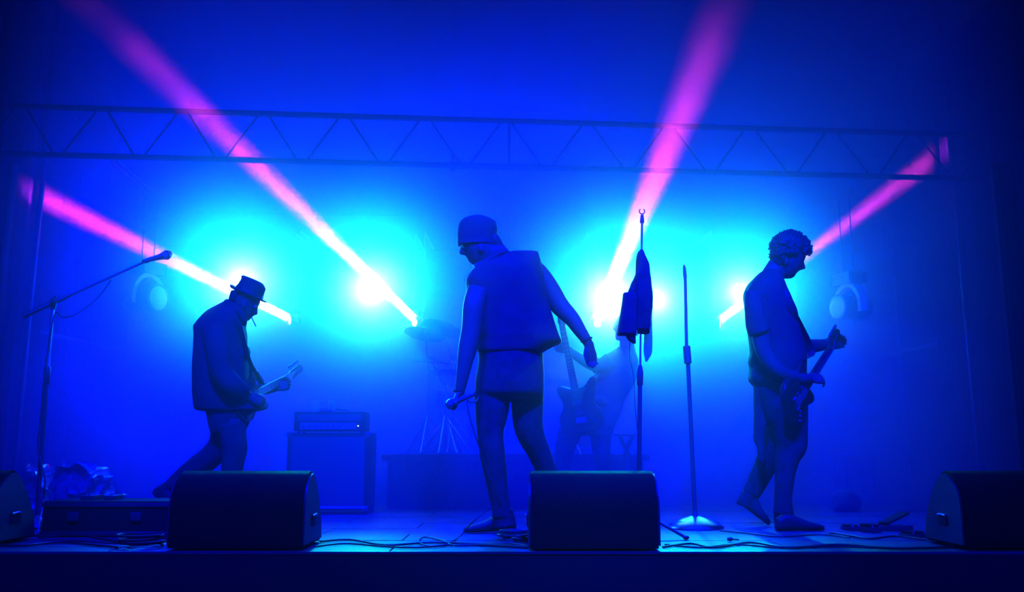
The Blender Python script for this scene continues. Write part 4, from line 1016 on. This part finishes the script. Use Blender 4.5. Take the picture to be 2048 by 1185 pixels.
m.build('hair', M['hair'], bass, .006)
m = Mesh(Y)
m.rows([(694, 1238, 1262, 0, .07), (700, 1228, 1268, 0, .09), (708, 1214, 1272, 0, .12), (720, 1202, 1275, 0, .145), (735, 1199, 1276, 0, .155), (750, 1194, 1274, 0, .155), (765, 1182, 1270, 0, .155), (785, 1176, 1259, 0, .155), (805, 1168, 1247, 0, .15), (820, 1160, 1244, 0, .15), (838, 1150, 1237, 0, .15), (848, 1145, 1231, 0, .145), (856, 1146, 1229, 0, .135)], 2, 2.5, 32)
m.limb([(1222, 720, -.12, 17, .07), (1204, 732, -.18, 16, .064), (1186, 731, -.22, 15, .058)])
m.limb([(1242, 722, .12, 18, .07), (1235, 755, .06, 17, .066), (1226, 780, -.02, 16, .06)])
m.slices([(1128, 810, 842, .0, .09), (1140, 800, 850, 0, .11), (1160, 800, 860, 0, .13)], 2)
for v in m.bm.verts: v.co += noise.noise_vector(v.co*9)*.004
m.build('shirt', M['shirt'], bass, .008)
m = Mesh(Y)
m.rows([(838, 1126, 1232, .0, .14), (852, 1122, 1229, 0, .14), (864, 1120, 1226, 0, .13), (872, 1122, 1224, 0, .11)], 2, 2.4)
m.limb([(1146, 855, .01, 24, .095), (1133, 885, .05, 21.5, .085), (1128, 915, .07, 18, .074), (1128, 950, .08, 16, .062), (1124, 995, .08, 14, .052)], 4)
m.limb([(1202, 858, .0, 24, .095), (1202, 895, -.02, 18.5, .084), (1206, 925, -.02, 18, .074), (1213, 955, -.02, 16.5, .062), (1220, 995, 0, 14, .052)], 4)
for v in m.bm.verts: v.co += noise.noise_vector(v.co*12)*.0035
m.build('trousers', M['denim'], bass, .008)
for px, dy in ((1122, .08), (1219, .0)):
    m = Mesh(Y); f0 = P(px, 1015, Y+dy); shoe(m, Vector((f0.x+.07, Y+dy, .004)), Vector((f0.x-.2, Y+dy-.05, .004)), .048, .10); m.limb([(px, 990, dy, 12, .048), (px, 1008, dy, 12.5, .048)], 2)
    m.build('shoe', M['leather'], bass, .0075)
o_ = P(1158, 812, Y-.30)
ng, mt = guitar('bass_guitar', 'bass guitar held upright by the person leaning back', o_, P(1129, 668, Y-.42)-o_, (-.35, -1, .1), .50, 1.05, 1.02, 4, -1)
sp = curve_pts([P(1250, 700, Y), P(1225, 722, Y-.15), P(1195, 745, Y-.22), mt @ Vector((.19, -.15, 0))], 4)
strip(sp, .05, .004, (.5, .1, .8)).build('strap', M['leather'], ng)

# ------------------------------------------------------------ things lying on the boards
def floorcable(pts, label, r=.0055):
    w_ = [PZ(x, y, r+.0015) for x, y in pts]
    tag(Mesh().tube(curve_pts(w_, 6), r, 8).build('floor_cable', M['cable']), label, 'cable')
floorcable([(-40, 1088), (40, 1092), (120, 1085), (190, 1091), (235, 1096)], 'black cable along the stage edge at the far left')
floorcable([(-40, 1076), (30, 1066), (90, 1074), (150, 1070), (210, 1079), (240, 1086)], 'black cable beside the foot of the left boom stand')
floorcable([(640, 1084), (700, 1080), (770, 1091), (860, 1086), (960, 1089), (1050, 1094)], 'black cable on the boards between the left and middle monitors')
floorcable([(630, 1094), (690, 1088), (760, 1093), (830, 1096), (930, 1090), (1056, 1096)], 'black cable nearest the stage edge between the monitors', .0045)
floorcable([(1326, 1095), (1380, 1088), (1430, 1096), (1500, 1086), (1580, 1096), (1680, 1090), (1800, 1098), (1930, 1093)], 'long black cable right of the middle monitor near the stage edge')
floorcable([(1330, 1090), (1400, 1096), (1470, 1090), (1560, 1096), (1660, 1094), (1760, 1096)], 'second cable crossing the long one near the stage edge', .0045)
floorcable([(1660, 1066), (1700, 1072), (1740, 1078), (1790, 1073), (1850, 1080)], 'black cable from the floor pedals to the right monitor', .005)
floorcable([(1440, 1062), (1500, 1068), (1560, 1074), (1640, 1070), (1700, 1076)], 'black cable passing before the feet of the curly haired person', .0045)
coil(1030, 1076, 4, .10, 'tangle of black cable behind the boot of the singer', 11)
coil(1043, 1084, 3, .05, 'small loop of cable at the left foot of the middle monitor', 5)
def stomp(px, py, w_, d_, h_, label, tilt=0, name='effects_pedal'):
    c = PZ(px, py, .004); t = thing(name, label, 'pedal', c)
    mt = Matrix.Translation(c) @ Matrix.Rotation(.3, 4, 'Z')
    Mesh().box((-w_/2, -d_/2, 0), (w_/2, d_/2, h_*.6), mt, .004).build('housing', M['black'], t)
    tm = mt @ Matrix.Translation((0, 0, h_*.62+abs(math.sin(tilt))*w_/2)) @ Matrix.Rotation(-tilt, 4, 'Y')
    Mesh().box((-w_*.48, -d_*.4, 0), (w_*.48, d_*.4, h_*.35), tm, .004).build('treadle', M['tolex'], t)
    for q in (-.3, .3): Mesh().lathe([(.007, 0), (.006, .012)], mt @ Matrix.Translation((w_*q, -d_*.46, h_*.6)), 8).build('knob', M['steel'], t)
stomp(1790, 1060, .18, .10, .045, 'rocker pedal with raised treadle on the floor left of the right monitor', .35, 'rocker_pedal')
stomp(1741, 1064, .08, .11, .045, 'small effects pedal just left of the rocker pedal', 0)
stomp(1702, 1060, .07, .10, .03, 'flat effects pedal farthest left in the row of floor pedals', 0)
stomp(1828, 1074, .12, .09, .03, 'effects pedal lying nearest the right monitor', 0)
c = PZ(1460, 1079, .012)
tag(Mesh().ball(c, (.017, .017, .011)).tube([c, c+Vector((.05, .02, -.005))], .004).build('cable_plug', M['cable']), 'small dark plug on the boards right of the round stand base', 'plug')

# ------------------------------------------------------------ haze
def haze(name, a, b, den, g, label):
    m = bpy.data.materials.new(name); m.use_nodes = True; nt = m.node_tree; nt.nodes.clear()
    o = nt.nodes.new('ShaderNodeOutputMaterial'); s = nt.nodes.new('ShaderNodeVolumeScatter'); nt.links.new(s.outputs[0], o.inputs['Volume'])
    s.inputs['Density'].default_value = den; s.inputs['Anisotropy'].default_value = g
    ob = Mesh().box(a, b).build(name, m, smooth=False)
    return tag(ob, label, 'haze', kind='stuff')
haze('stage_haze', (XL+.08, 6.85, .012), (XR-.08, 9.40, 4.28), HD, .3, 'thick fog glowing blue across the rear half of the stage')
haze('middle_haze', (XL+.08, 6.51, .012), (XR-.08, 6.849, 4.28), HD*.65, .3, 'medium fog just before the thick fog, around the amplifier')
haze('edge_haze', (XL+.08, 6.16, .012), (XR-.08, 6.509, 4.28), HD*.32, .3, 'light fog right behind the three front performers')
haze('thin_haze', (XL+.08, 4.26, .012), (XR-.08, 6.159, 4.28), HF, .3, 'thin fog around the performers at the front of the stage')
haze('front_haze', (XL+.08, 1.0, -1.19), (XR-.08, 4.24, 4.28), HA, .3, 'faint fog drifting over the stage edge towards the audience')
